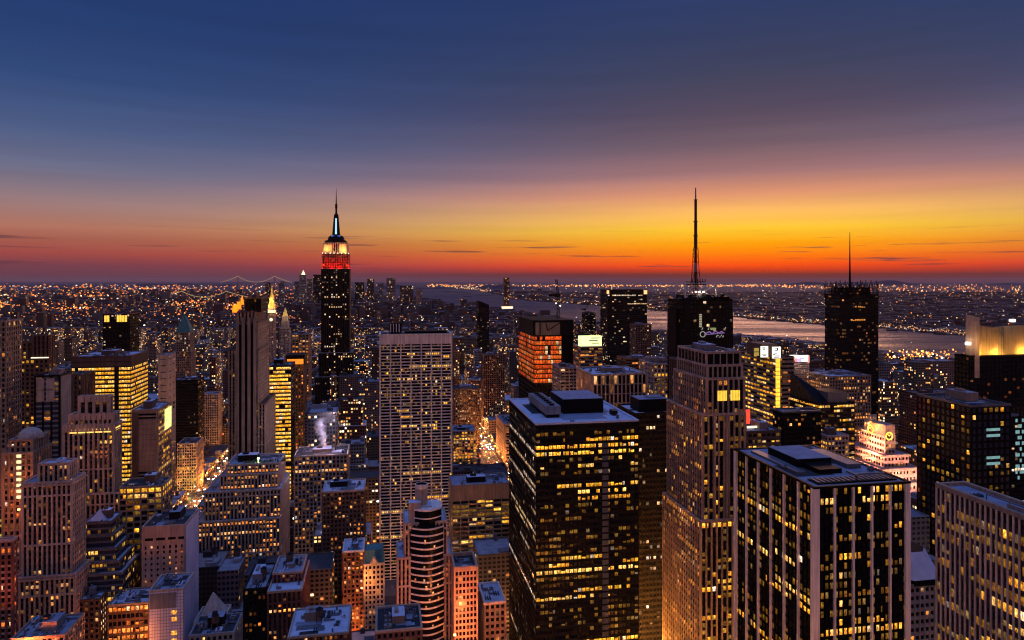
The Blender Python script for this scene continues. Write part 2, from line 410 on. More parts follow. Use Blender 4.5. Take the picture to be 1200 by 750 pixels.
DEF = dict(bay=3.2, fl=3.7, pf=.35, sf=.4, pd=.5, sd=.3, wall='limestone', span=None, core='glass', lit={}, top=0.0, faces='frbl')
def facade(mb, wins, p0, t, n, W, z0, z1, st, lit, key, corner):
    """piers and spandrels over a glass core; appends lit windows to wins"""
    nb = max(1, round(W / st['bay'])); nf = max(1, round((z1 - z0 - st['top']) / st['fl']))
    bw = W / nb; fh = (z1 - z0 - st['top']) / nf
    def bx(a0, a1, za, zb, d, m):
        q = lambda a, e: (p0[0] + t[0] * a + n[0] * e, p0[1] + t[1] * a + n[1] * e)
        A0, A1, B0, B1 = q(a0, d), q(a1, d), q(a0, -.02), q(a1, -.02)
        mb.quad([(*A0, za), (*A1, za), (*A1, zb), (*A0, zb)], m)
        mb.quad([(*B0, za), (*A0, za), (*A0, zb), (*B0, zb)], m)
        mb.quad([(*A1, za), (*B1, za), (*B1, zb), (*A1, zb)], m)
        mb.quad([(*A0, zb), (*A1, zb), (*B1, zb), (*B0, zb)], m)
        mb.quad([(*B0, za), (*B1, za), (*A1, za), (*A0, za)], m)
    pw, pd, sd = st['pf'] * bw, st['pd'], st['sd']
    belt = st.get('belt', {'limestone': 8, 'tan': 11, 'pink': 9, 'brown': 13, 'red': 7}.get(st['wall'], 0))
    ex = pd - .012 if corner else 0.0
    every = st.get('every', 1)
    if pw > 0:
        for i in range(0, nb + 1, 1):
            big = i % every == 0 or i == nb
            w_ = pw if big else pw * st.get('minor', .35); d_ = pd if big else pd * .5
            a0, a1 = i * bw - w_ / 2, i * bw + w_ / 2
            if i == 0: a0, a1 = -ex, st.get('cw', pw) * .6
            if i == nb: a0, a1 = W - st.get('cw', pw) * .6, W + ex
            bx(a0, a1, z0, z1 + .01, d_, 0 if big else 1)
    if st['sf'] > 0:
        for j in range(nf + 1):
            za = z0 + j * fh - (st['sf'] * fh * .5 if j else 0)
            zb = z0 + j * fh + st['sf'] * fh * .5
            if j == nf: zb = z1
            if belt and j and j != nf and (j + st.get('phase', 3)) % belt == 0:
                bx(-max(0, ex + .2) if corner else 0.0, W + max(0, ex + .2) if corner else W, z0 + j * fh - .55, z0 + j * fh + .45, pd + .22, 0); continue
            bx(-max(0, ex - (pd - sd)) if corner else 0.0, W + max(0, ex - (pd - sd)) if corner else W, za, zb, sd, 1)
    x_in = max(pw / 2, .12); z_in = max(st['sf'] * fh / 2, .12)
    ga = st.get('group', 1)
    for j in range(nf):
        row = lit.row((*key, j), nb)
        for i in range(nb):
            if row[i] is None: continue
            a = (i + .5) * bw; w = bw - 2 * x_in; h = fh - 2 * z_in
            if w < .25 or h < .25: continue
            if w > 1.0:                     # blinds half drawn, rooms lit through part of the glass
                q = lit.r.random()
                bk = st.get('blind', 1)
                if q < .12 * bk: f_ = lit.r.uniform(.35, .8); a += (1 - f_) * w * .5 * lit.r.choice((-1, 1)); w *= f_
                elif q < .32 * bk: h *= lit.r.uniform(.45, .8)
            wins.append((p0[0] + t[0] * a + n[0] * .04, p0[1] + t[1] * a + n[1] * .04, z0 + j * fh + z_in, t, n, w, h, row[i], max(row[i])))

def put_windows(root, wins, cap=100, yb=765):
    """the windows that show largest become parts of their own, the rest one grid"""
    loc = Vector(root.location); c, s = math.cos(root.rotation_euler.z), math.sin(root.rotation_euler.z)
    sc = []
    for w in wins:
        X = loc.x + c * w[0] - s * w[1]; Y = loc.y + s * w[0] + c * w[1]; Z = loc.z + w[2]
        nx, ny = c * w[4][0] - s * w[4][1], s * w[4][0] + c * w[4][1]
        f = -(nx * X + ny * Y) / math.hypot(X, Y)
        v = 0
        if Y > 10 and f > 0:
            a, b = px(X, Y, Z)
            v = f * w[5] * w[6] / (Y * Y) * min(1.0, w[8]) if (-10 < a < 1210 and b < min(765, yb + 25)) else 0
        sc.append(v)
    order = sorted(range(len(wins)), key=lambda i: -sc[i])
    rest = MB()
    for r, i in enumerate(order):
        x, y, z, t, n, w, h, col, _ = wins[i]
        if r < cap and sc[i] > 0:
            o = bpy.data.objects.new('window', window_mesh(w, h)); COL.objects.link(o)
            k = window_mesh(w, h).vertices
            o.location = (x, y, z); o.rotation_euler = (0, 0, math.atan2(t[1], t[0])); o.color = (*col, 1); o.parent = root
        else:
            a = w / 2; e = .05
            P = lambda q, zz: (x + t[0] * q + n[0] * e, y + t[1] * q + n[1] * e, zz)
            rest.quad([P(-a, z), P(a, z), P(a, z + h), P(-a, z + h)], 0, [(0, 0), (1, 0), (1, 1), (0, 1)], (*col, 1))
    if rest.f:
        o = rest.build('window_grid', GRIDM, root); o['kind'] = 'stuff'

def roof_part(root, x0, x1, y0, y1, z, rng, deck='roof', rim='dark', ph=1.1, clutter=4, big=True, tank=False, pw=.5, out=0.0):
    mb = MB()
    mb.box(x0, x1, y0, y1, z - .05, z + .12, 0, skip='')
    a0, a1, b0, b1 = x0 - out, x1 + out, y0 - out, y1 + out
    for q in ((a0, a1, b0, b0 + pw), (a0, a1, b1 - pw, b1), (a0, a0 + pw, b0 + pw + .004, b1 - pw - .004), (a1 - pw, a1, b0 + pw + .004, b1 - pw - .004)):
        mb.box(*q, z - .2, z + ph, 1)
    W, D = x1 - x0, y1 - y0
    for q in range(7 if W > 12 and D > 12 else 0):          # patches, tar seams and puddles
        w, d = rng.uniform(.1, .45) * W, rng.uniform(.08, .4) * D
        bx, by = rng.uniform(x0 + .8, x1 - w - .8), rng.uniform(y0 + .8, y1 - d - .8)
        mb.box(bx, bx + w, by, by + d, z + .1, z + .125 + .004 * q, rng.choice((2, 3, 4)))
    rf = mb.build('roof', [MAT[deck], MAT[rim], MAT['blackroof'], MAT['roof'], MAT['steel']], root)
    if big and W > 9 and D > 9:
        w, d, h = W * rng.uniform(.25, .45), D * rng.uniform(.25, .45), rng.uniform(3, 6)
        bx, by = x0 + (W - w) * rng.uniform(.25, .75), y0 + (D - d) * rng.uniform(.35, .75)
        b = MB(); b.box(bx, bx + w, by, by + d, z + .12, z + h, 0, top=1); b.box(bx + w * .2, bx + w * .5, by + d * .3, by + d * .7, z + h + .01, z + h + 1.4, 0)
        b.build('bulkhead', [MAT[rng.choice(('brown', 'grey', 'dark', 'tan'))], MAT[rng.choice(('roof', 'paleroof'))]], rf)
    n_ = clutter if clutter < 3 else int(clutter * 1.8)
    for _ in range(n_):
        w, d, h = rng.uniform(1.2, 4), rng.uniform(1.2, 5), rng.uniform(.6, 2.4)
        if W < w + 3 or D < d + 3: continue
        bx, by = rng.uniform(x0 + 1, x1 - w - 1), rng.uniform(y0 + 1, y1 - d - 1)
        b = MB(); k = rng.random()
        if k < .36:
            b.box(bx, bx + w, by, by + d, z + .3, z + h, 0)
            b.box(bx + .2, bx + w - .2, by + .2, by + d - .2, z + .1, z + .3, 1)
            for q in range(int(d / 1.5)): b.cyl(bx + w / 2, by + .8 + q * 1.4, min(.55, w * .35), z + h, z + h + .25, 1, 8)
            b.build('cooling_unit', [MAT[rng.choice(('steel', 'grey', 'paleroof'))], MAT['dark']], rf)
        elif k < .5:
            b.cyl(bx, by, .5, z + .1, z + 2.2, 0, 8); b.cyl(bx, by, .7, z + 2.2, z + 2.5, 0, 8)
            b.build('vent_pipe', MAT['steel'], rf)
        elif k < .66:
            L = rng.uniform(4, max(5, W * .5)); L = min(L, x1 - bx - 1)
            b.box(bx, bx + L, by, by + .7, z + .5, z + 1.1, 0); b.box(bx, bx + .7, by + .7, min(y1 - 1, by + d + 2), z + .5, z + 1.1, 0)
            b.build('duct', MAT['steel'], rf)
        elif k < .8:
            for q in range(max(1, int(w))): b.prism([(bx + q * 1.3, by), (bx + q * 1.3 + 1, by), (bx + q * 1.3 + 1, by + d), (bx + q * 1.3, by + d)], z + .12, z + .9, 0, taper=[(bx + q * 1.3 + .4, by), (bx + q * 1.3 + .6, by), (bx + q * 1.3 + .6, by + d), (bx + q * 1.3 + .4, by + d)])
            b.build('skylight', MAT['bluegl'], rf)
        elif k < .9:
            b.bar((bx, by, z), (bx, by, z + rng.uniform(4, 9)), .16); b.bar((bx - .8, by, z + 3), (bx + .8, by, z + 3), .1)
            b.build('aerial', MAT['steel'], rf)
        else:
            b.box(bx, bx + w, by, by + .3, z + .1, z + 2.0, 0); b.box(bx, bx + .3, by + .3, by + d, z + .1, z + 2.0, 0)
            b.build('screen_wall', MAT['grey'], rf)
    if tank: water_tank(rf, x0 + W * rng.uniform(.25, .75), y0 + D * rng.uniform(.3, .7), z + .1, rng)
    return rf
def water_tank(parent, x, y, z, rng):
    b = MB(); r = rng.uniform(1.7, 2.4); s = r * .7
    for sx in (-1, 1):
        for sy in (-1, 1): b.bar((x + sx * s, y + sy * s, z), (x + sx * s, y + sy * s, z + 3.6), .3, 1)
    b.box(x - s - .3, x + s + .3, y - s - .3, y + s + .3, z + 3.5, z + 3.8, 1)
    b.cyl(x, y, r, z + 3.81, z + 7.6, 0, 12); b.cyl(x, y, r + .15, z + 7.6, z + 9.0, 1, 12, .15)
    b.build('water_tank', [MAT['wood'], MAT['dark']], parent)

# ---------------------------------------------------------------- placing a building from what the photo shows
HEROES = []        # footprints: (u0,u1,v0,v1,h,xl,xr,yt,yb,Y,short)
def solve(xl, xc, xr, Y, side, d=None):
    k = lambda x: (x - 600) / F
    Px, Py = k(xc) * Y, Y
    if side == 'L':                     # left face shows: near corner is front left
        W = (k(xr) * Py - Px) / (CT - k(xr) * SN)
        D = d if d else (Px - k(xl) * Py) / (SN + k(xl) * CT)
        ox, oy = Px, Py
    else:                               # right face shows: near corner is front right
        kk = k(xl); W = -(kk * Py - Px) / (CT - kk * SN)
        D = d if d else (Px - k(xr) * Py) / (SN + k(xr) * CT)
        ox, oy = Px - W * CT, Py - W * SN
    return ox, oy, W, D
_seed = [100]
def tower(name, label, short, xl, xc, xr, yt, Y, side, yb, d=None, cat='building', tiers=None, st=None, roof=None, cap=100, group=None, h=None):
    """one building: root empty > facade, core, window..., roof (> bulkhead, cooling_unit ...)"""
    _seed[0] += 1; rng = random.Random(_seed[0])
    ox, oy, W, D = solve(xl, xc, xr, Y, side, d)
    H = h if h else zpx(yt, Y)
    u, v = xy2uv(ox, oy)
    HEROES.append((u, u + D, v, v + W, H, min(xl, xc), max(xr, xc), yt, yb, Y, short))
    root = tag(empty(name, (ox, oy, 0)), label, cat, group)
    S = dict(DEF); S.update(st or {})
    zb = max(0, zpx(min(yb + 40, 800), Y)) if yb < 700 else max(0, zpx(790, Y))
    wins = []
    tl = tiers or [dict()]
    info = []
    for k, T in enumerate(tl):
        ts = dict(S); ts.update(T.get('st', {}))
        il, ir, jf, jb = T.get('inset', (0, 0, 0, 0))
        x0, x1, y0, y1 = il, W - ir, jf, D - jb
        z0 = T.get('z0', 0.0); z1 = T.get('z1', H)
        lit = Lit(rng, **ts['lit'])
        mb = MB(); mb.box(x0, x1, y0, y1, z0, z1, 2)
        fa = ((x0, y0), (1, 0), (0, -1), x1 - x0, 'f'), ((x1, y0), (0, 1), (1, 0), y1 - y0, 'r'), ((x1, y1), (-1, 0), (0, 1), x1 - x0, 'b'), ((x0, y1), (0, -1), (-1, 0), y1 - y0, 'l')
        for p0, t, n, L, nm in fa:
            if nm not in ts['faces']: continue
            fs = dict(ts)
            if nm in ('l', 'r') and 'side' in ts: fs.update(ts['side'])
            if nm == 'f' and 'front' in ts: fs.update(ts['front'])
            flit = Lit(rng, **fs['lit']) if fs['lit'] is not ts['lit'] else lit
            facade(mb, wins, p0, t, n, L, z0, z1, fs, flit, (k, nm), nm in 'fb')
        sp = ts['span'] or ts['wall']
        mb.build('facade', [MAT[ts['wall']], MAT[sp], MAT[ts['core']]], root)
        ro = dict(deck='roof', rim=ts['wall'], clutter=3, big=False, out=ts['pd'] + .03, pw=.5 + ts['pd'])
        if k == len(tl) - 1: ro.update(big=True, clutter=6)
        ro.update(roof or {}); ro.update(T.get('roof', {}))
        roof_part(root, x0, x1, y0, y1, z1 + .02, rng, **ro)
        info.append((x0, x1, y0, y1, z0, z1))
    put_windows(root, wins, cap, yb)
    return root, W, D, H, info, rng
Z = zpx
def part(root, name, mats, fn, kind=None):
    b = MB(); fn(b); o = b.build(name, mats, root)
    if kind: o['kind'] = kind
    return o
def spot(name, loc, target, energy, col, size=rad(80), parent=None, blend=.6, radius=1.0):
    d = bpy.data.lights.new(name, 'SPOT'); d.energy = energy; d.color = col; d.spot_size = size; d.spot_blend = blend; d.shadow_soft_size = radius
    o = bpy.data.objects.new(name, d); o.location = loc
    o.rotation_euler = (Vector(target) - Vector(loc)).to_track_quat('-Z', 'Y').to_euler()
    COL.objects.link(o)
    if parent: o.parent = parent
    return o
def point(name, loc, energy, col, parent=None, r=.5):
    d = bpy.data.lights.new(name, 'POINT'); d.energy = energy; d.color = col; d.shadow_soft_size = r
    o = bpy.data.objects.new(name, d); o.location = loc; COL.objects.link(o)
    if parent: o.parent = parent
    return o

# ---- right foreground -------------------------------------------------------
BLACKGLASS = dict(bay=2.6, fl=3.75, pf=.16, sf=.46, pd=.25, sd=.12, wall='black', span='dark')
r, W, D, H, inf, rng = tower('office_tower', 'black glass office tower with pale blue roof edge and rows of yellow lit floors', 'black glass tower',
    597, 628, 748, 498, 390, 'L', 760, st=dict(BLACKGLASS, bay=2.45, lit=dict(full=.0, part=.36, single=.008, dim=.2, pal='yellow', gain=1.3, run=(.18, .7),
    rows={45: 'full', 44: 'full', 26: 'full', 15: 'full'}), side=dict(lit=dict(full=.13, part=.12, single=.02, dim=.08, pal='white', gain=.9))),
    roof=dict(deck='paleroof', rim='paleroof', big=False, clutter=2, ph=.8, pw=1.6))
rf = [o for o in r.children if o.name.startswith('roof')][0]
part(rf, 'bulkhead', [MAT['black'], MAT['roof']], lambda b: b.box(W * .38, W * .8, D * .33, D * .72, H + .2, H + 9, 0, top=1))
def cool(b):
    b.box(W * .16, W * .31, D * .2, D * .8, H + 2.2, H + 7, 0); b.box(W * .17, W * .30, D * .21, D * .79, H + .1, H + 2.2, 1)
    for k in range(7): b.cyl(W * .235, D * (.25 + k * .083), 1.6, H + 7, H + 8, 1, 12)
part(rf, 'cooling_tower', [MAT['grey'], MAT['black']], cool)
part(rf, 'vent_box', [MAT['dark']], lambda b: b.box(W * .84, W * .89, D * .2, D * .28, H + .1, H + 3))
part(r, 'shaft_strip', [MAT['steel']], lambda b: [b.box(W * .64, W * .7, -.55, -.4, z, z + 2.6) for z in np.arange(60, H - 12, 3.75)])

r, W, D, H, inf, rng = tower('office_tower', 'dark slab tower with pale flat roof and sparse white windows right behind black glass tower', 'dark slab tower',
    724, 744, 790, 486, 475, 'L', 760, st=dict(BLACKGLASS, bay=2.7, pf=.3, lit=dict(full=.0, part=.05, single=.06, dim=.04, pal='white', gain=1.0, rows={46: 'none'})),
    roof=dict(deck='paleroof', rim='black', big=False, clutter=0))
rf = [o for o in r.children if o.name.startswith('roof')][0]
part(rf, 'bulkhead', [MAT['black'], MAT['roof']], lambda b: (b.box(W * .2, W * .97, D * .2, D * .7, H + .1, H + 9, 0, top=1), b.box(W * .5, W * .85, D * .3, D * .55, H + 9.01, H + 10, 1)))

STONEPM = dict(bay=2.9, fl=3.8, pf=.3, sf=.34, pd=.8, sd=.35, wall='stonepm', span='black')
Yt = 372
r, W, D, H, inf, rng = tower('office_tower', 'stepped rosy stone tower with two big yellow lit windows under its crown', 'pink stone tower',
    778, 821, 876, 452, Yt, 'L', 760, h=Z(413, Yt + 12), tiers=[
        dict(z0=0, z1=Z(612, Yt), inset=(0, 0, 0, 0)),
        dict(z0=Z(612, Yt) + .2, z1=Z(488, Yt), inset=(2, 1.2, 1.5, 2)),
        dict(z0=Z(488, Yt) + .2, z1=Z(446, Yt), inset=(4.5, 1.4, 1.8, 6), st=dict(lit=dict(full=0, part=.15, single=.1, dim=.2, pal='warm'))),
        dict(z0=Z(446, Yt) + .2, z1=Z(431, Yt), inset=(6, 1.6, 4, 8), st=dict(sf=.75, pf=.3, fl=7, lit=dict(full=0, part=0, single=0, dim=0))),
        dict(z0=Z(431, Yt) + .2, z1=Z(413, Yt + 12), inset=(6, 2.2, 5, 9), st=dict(sf=.9, pf=.12, bay=4.2, fl=9, lit=dict(full=0, part=0, single=0, dim=0)))],
    st=dict(STONEPM, lit=dict(full=.05, part=.3, single=.12, dim=.25, pal='yellow', gain=1.25)), roof=dict(deck='blackroof'))
for a in (.42, .70):
    o = part(r, 'great_window', [emit('great_window_glow', (1, .6, .06), 1.25, .35, .6)], lambda b: b.box(1.5 + W * a - 2.7, 1.5 + W * a + 2.7, .9, 1.1, Z(471, Yt), Z(459, Yt)))
    part(o, 'mullion', [MAT['brown']], lambda b: [b.box(1.5 + W * a - 2.7 + q, 1.5 + W * a - 2.6 + q, .8, .95, Z(471, Yt), Z(459, Yt)) for q in np.arange(.9, 5.2, .9)])
def keel(b):
    for q in (.3, .56, .84): b.box(W * q - .5, W * q + .5, -.5, 1.2, Z(612, Yt), Z(488, Yt))
part(r, 'buttress', [MAT['stonepm']], keel)

PIER = dict(bay=2.17, every=4, minor=.03, fl=3.9, pf=.4, sf=.34, pd=1.0, sd=.12, wall='paint', span='black', core='glass', cw=2.6)
r, W, D, H, inf, rng = tower('office_tower', 'black tower with tall white stone piers and flat dark roof', 'white pier tower',
    863, 955, 1063, 572, 285, 'L', 760, st=dict(PIER, side=dict(bay=2.69, pf=.36), lit=dict(full=.06, part=.42, single=.008, dim=.24, pal='yellow', gain=1.35, run=(.2, .7))),
    roof=dict(deck='roof', rim='black', big=False, clutter=5, ph=.7, pw=1.3))
rf = [o for o in r.children if o.name.startswith('roof')][0]
part(rf, 'bulkhead', [MAT['black'], MAT['roof']], lambda b: (b.box(W * .26, W * .66, D * .46, D * .84, H + .1, H + 3.8, 0, top=1), b.box(W * .32, W * .58, D * .27, D * .46, H + .1, H + 2.2, 0)))
part(rf, 'louver_bed', [MAT['black'], MAT['steel']], lambda b: (b.box(W * .08, W * .95, D * .05, D * .16, H + .13, H + .8, 0), [b.box(W * q, W * q + .9, D * .06, D * .15, H + .8, H + 1.1, 1) for q in np.arange(.1, .92, .055)]))
part(rf, 'duct_run', [MAT['steel']], lambda b: (b.box(W * .1, W * .2, D * .3, D * .9, H + .13, H + 1.2), b.box(W * .74, W * .9, D * .36, D * .8, H + .13, H + 2.2)))

r, W, D, H, inf, rng = tower('office_tower', 'ribbed stone tower with flat grey roof and orange lit floors at right picture edge', 'ribbed stone tower',
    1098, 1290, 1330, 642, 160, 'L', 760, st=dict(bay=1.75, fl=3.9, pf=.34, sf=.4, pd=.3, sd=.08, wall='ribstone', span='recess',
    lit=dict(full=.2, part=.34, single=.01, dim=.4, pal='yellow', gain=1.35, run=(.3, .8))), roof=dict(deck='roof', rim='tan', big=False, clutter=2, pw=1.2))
rf = [o for o in r.children if o.name.startswith('roof')][0]
part(rf, 'safety_rail', [MAT['steel']], lambda b: (b.bar((W * .3, D * .25, H + 2), (W * .3, D * .7, H + 2), .25), [b.bar((W * .3, D * q, H), (W * .3, D * q, H + 2), .2) for q in (.25, .4, .55, .7)]))

r, W, D, H, inf, rng = tower('office_tower', 'black tower with grey square windows, some lit yellow and some ice blue', 'black square window tower',
    1075, 1138, 1184, 477, 430, 'L', 640, st=dict(bay=4.0, fl=4.4, pf=.4, sf=.38, pd=.25, sd=.2, wall='black', core='bluegl',
    lit=dict(full=0, part=.07, single=.09, dim=.12, pal='yellow', gain=1.15)), roof=dict(deck='blackroof', rim='steel', big=True, clutter=5))
def cy_(b):
    for q, zz, n in ((.52, 506, 1), (.52, 513, 1), (.52, 539, 1), (.52, 546, 1)):
        b.box(W * .38, W * .72, -.5, -.3, Z(zz, 430), Z(zz - 3.2, 430))
part(r, 'light_panel', [emit('icy_light', (.5, .92, .95), .36, .5)], cy_)
r, W, D, H, inf, rng = tower('office_tower', 'narrow tower edged with a bright ice blue column of light beside black square window tower', 'ice blue column tower',
    1180, 1185, 1200, 490, 470, 'L', 640, d=24, st=dict(BLACKGLASS, lit=dict(full=.02, part=.1, single=.05, pal='white')))
part(r, 'light_column', [emit('icy_light', (.5, .92, .95), .36, .5), MAT['black']], lambda b: [b.box(W * .3 + q * 1.7, W * .3 + q * 1.7 + 1.4, -.6, -.35, z, z + 2.3, 0) for z in np.arange(Z(562, 470), H - 1, 3.9) for q in range(4) if math.sin(z * 7.3 + q * 2.1) > -.2])

# ---- right middle -----------------------------------------------------------
Ya = 620
r, W, D, H, inf, rng = tower('office_tower', 'dark tower crowned with floodlit golden parapets and a pale upright fin', 'golden fin tower',
    1119, 1136, 1215, 418, Ya, 'L', 500, st=dict(BLACKGLASS, bay=4.5, fl=3.9, pf=.3, lit=dict(full=.0, part=.04, single=.015, dim=.04, pal='orange')), roof=dict(big=False, deck='blackroof', clutter=0))
crown = part(r, 'crown', [MAT['tan']], lambda b: [(b.quad([(x0, y, H), (x1, y, H), (x1, y, za), (x0, y, zb)]), b.quad([(x1, y + 1.2, H), (x0, y + 1.2, H), (x0, y + 1.2, zb), (x1, y + 1.2, za)]), b.quad([(x0, y, zb), (x1, y, za), (x1, y + 1.2, za), (x0, y + 1.2, zb)])) for x0, x1, y, zb, za in ((8.6, W * .24, D * .3, Z(373, Ya), Z(382, Ya)), (W * .24, W * .46, D * .3 + .02, Z(382, Ya), Z(385, Ya)), (W * .46, W * .98, D * .34, Z(384, Ya), Z(382, Ya)))])
part(r, 'fin', [MAT['limestone']], lambda b: (b.quad([(0, 3, Z(443, Ya)), (8.6, -2, Z(443, Ya)), (8.6, -2, Z(372, Ya)), (0, 3, Z(369, Ya))]), b.quad([(0, 4.2, Z(443, Ya)), (0, 4.2, Z(369, Ya)), (8.6, -.8, Z(372, Ya)), (8.6, -.8, Z(443, Ya))]),
    b.quad([(0, 3, Z(369, Ya)), (8.6, -2, Z(372, Ya)), (8.6, -.8, Z(372, Ya)), (0, 4.2, Z(369, Ya))]), b.quad([(8.6, -2, Z(443, Ya)), (8.6, -.8, Z(443, Ya)), (8.6, -.8, Z(372, Ya)), (8.6, -2, Z(372, Ya))])))
for a in (.18, .45, .85): point('crown_floodlight', (W * a, D * .06, H + 3), 14000, (1, .54, .07), r)
point('fin_floodlight', (7, -9, Z(400, Ya)), 3500, (1, .5, .1), r)
part(r, 'floodlight', [emit('white_lamp', (1, .85, .7), 5)], lambda b: (b.cyl(-1.5, 0, 2.2, Z(404, Ya), Z(401, Ya), 0, 10), b.cyl(W * .66, 2, 2.4, Z(378, Ya), Z(375, Ya), 0, 10)))
def radio(b):
    for sx in (0, 1):
        for sy in (0, 1): b.bar((W * .49 + sx * 2.5, D * .1 + sy * 2.5, Z(470, Ya)), (W * .49 + sx * 2.5, D * .1 + sy * 2.5, Z(384, Ya)), .3)
    for k, z in enumerate(np.arange(Z(470, Ya), Z(386, Ya), 3)): b.bar((W * .49 + 2.5 * (k % 2), D * .1, z), (W * .49 + 2.5 * (1 - k % 2), D * .1, z + 3), .22)
part(r, 'radio_mast', [MAT['steel']], radio)

Yn = 850
r, W, D, H, inf, rng = tower('office_tower', 'tall black tower wrapped in screens with dark lattice top and thin mast', 'black mast tower',
    967, 984, 1029, 338, Yn, 'L', 470, tiers=[
      dict(z0=0, z1=Z(346, Yn)), dict(z0=Z(346, Yn) + .2, z1=Z(338, Yn), inset=(8, 9, 4, 8), roof=dict(big=False, clutter=0))],
    st=dict(BLACKGLASS, bay=3, fl=4.1, lit=dict(full=.0, part=.1, single=.015, dim=.12, pal='warm', gain=.8)), roof=dict(big=False, deck='blackroof', rim='black'))
def lattice(b):
    for (a0, a1) in ((-.02, .30), (.68, 1.02)):
        for q in np.linspace(a0, a1, 11):
            for yy in (0, D * .5, D * .98): b.bar((W * q, yy, Z(350, Yn)), (W * q, yy, Z(328 + 7 * abs(math.sin(q * 23 + yy)), Yn)), .6)
        for zz in (334, 338, 343): b.bar((W * a0, 0, Z(zz, Yn)), (W * a1, 0, Z(zz, Yn)), .4)
part(r, 'lattice_screen', [MAT['black']], lattice)
part(r, 'mast', [MAT['black']], lambda b: (b.cyl(W * .46, D * .5, 1.5, H, Z(318, Yn), 0, 8, 1.1), b.cyl(W * .46, D * .5, 1.0, Z(318, Yn), Z(271, Yn), 0, 8, .3)))

Yc = 600
r, W, D, H, inf, rng = tower('office_tower', 'black skyscraper carrying a tall red and white broadcast antenna', 'antenna skyscraper',
    783, 797, 858, 352, Yc, 'L', 425, st=dict(BLACKGLASS, bay=3, fl=4, lit=dict(full=.0, part=.02, single=.014, dim=.05, pal='white')),
    roof=dict(big=False, deck='blackroof', rim='black', clutter=3))
part(r, 'corner_screen', [MAT['dark']], lambda b: b.box(W * .12 - 3, W * .12 + 3, -1.2, -.7, Z(385, Yc), Z(349, Yc)))
part(r, 'penthouse', [MAT['dark'], MAT['black']], lambda b: (b.box(W * .1, W * .9, D * .2, D * .8, H + .1, H + 5, 0), b.box(W * .68, W * .96, 1, D * .4, H + .1, H + 3, 1), b.box(-3, 0, 2, D * .8, 0, Z(362, Yc), 1), b.box(W, W + 3, 4, D, 0, Z(366, Yc), 1)))
part(r, 'window_column', [emit('dim_white_window', (1, .85, .55), .4)], lambda b: [b.box(W * .36, W * .41, -.45, -.32, Z(y + .7, Yc), Z(y - .7, Yc)) for y in range(369, 384, 2)])
mx, my = W * .42, D * .5
def ant(b):
    zs = [(H, 4.2), (Z(338, Yc), 4.0), (Z(330, Yc), 2.9), (Z(318, Yc), 2.4), (Z(308, Yc), 1.9), (Z(290, Yc), 1.55), (Z(275, Yc), 1.4), (Z(258, Yc), 1.2), (Z(232, Yc), .75), (Z(217, Yc), .45)]
    for k in range(len(zs) - 1):
        (z0, r0), (z1, r1) = zs[k], zs[k + 1]
        if k < 5:
            for sx in (-1, 1):
                for sy in (-1, 1): b.bar((mx + sx * r0, my + sy * r0, z0), (mx + sx * r1, my + sy * r1, z1), .5, k % 2)
            n = max(2, int((z1 - z0) / 3)); 
            for q in range(n):
                za = z0 + (z1 - z0) * q / n; zc = z0 + (z1 - z0) * (q + 1) / n; s = 1 if q % 2 else -1
                b.bar((mx - s * r0, my - r0, za), (mx + s * r1, my - r1, zc), .35, k % 2); b.bar((mx - r0, my - s * r0, za), (mx - r1, my + s * r1, zc), .35, k % 2)
            b.cyl(mx, my, .9, z0, z1, k % 2, 8)
        else:
            b.cyl(mx, my, r0, z0, z1, 0 if k < 8 else 1, 10, r0 if k < 8 else r1)
            b.cyl(mx, my, r0 + .9, z0, z0 + .5, 0, 10)
part(r, 'antenna', [stone('mast_red', (.09, .02, .015), .5), stone('mast_white', (.3, .26, .24), .5)], ant)
def platform(b):
    for z in (331, 334): b.box(mx - 6.5, mx + 6.5, my - 6.5, my + 6.5, Z(z, Yc), Z(z, Yc) + .8)
    for q in np.linspace(-6, 6, 6): b.bar((mx + q, my - 6.4, Z(331, Yc)), (mx + q, my - 6.4, Z(326.5, Yc)), .5)
part(r, 'platform', [MAT['dark']], platform)
def corner(b):
    for sx in (-14.5, 14.5):
        for sy in (-10, 10):
            b.bar((mx + sx, my + sy, H), (mx + sx, my + sy, Z(333, Yc)), 1.1)
            b.bar((mx + sx, my + sy, Z(333.5, Yc)), (mx + sx * .2, my + sy * .2, Z(345, Yc)), .7)
            b.bar((mx + sx, my + sy, Z(350, Yc)), (mx + sx * .3, my + sy * .3, Z(341, Yc)), .5)
part(r, 'brace_frame', [MAT['white']], corner)
part(r, 'floodlight', [emit('white_lamp', (1, .85, .7), 5)], lambda b: [b.cyl(mx + q, my - 7, .9, Z(343, Yc), Z(341.5, Yc), 0, 8) for q in (-3, 0, 4)])
point('brace_floodlight', (mx, my - 9, Z(345, Yc)), 2500, (1, .9, .75), r)
point('corner_floodlight', (mx + 17, my - 11, Z(348, Yc)), 1500, (1, .9, .75), r)
neon = [emit('violet_neon', (.5, .28, .75), .4), emit('white_neon', (1, .95, .85), .34), emit('olive_neon', (.4, .42, .16), .6)]
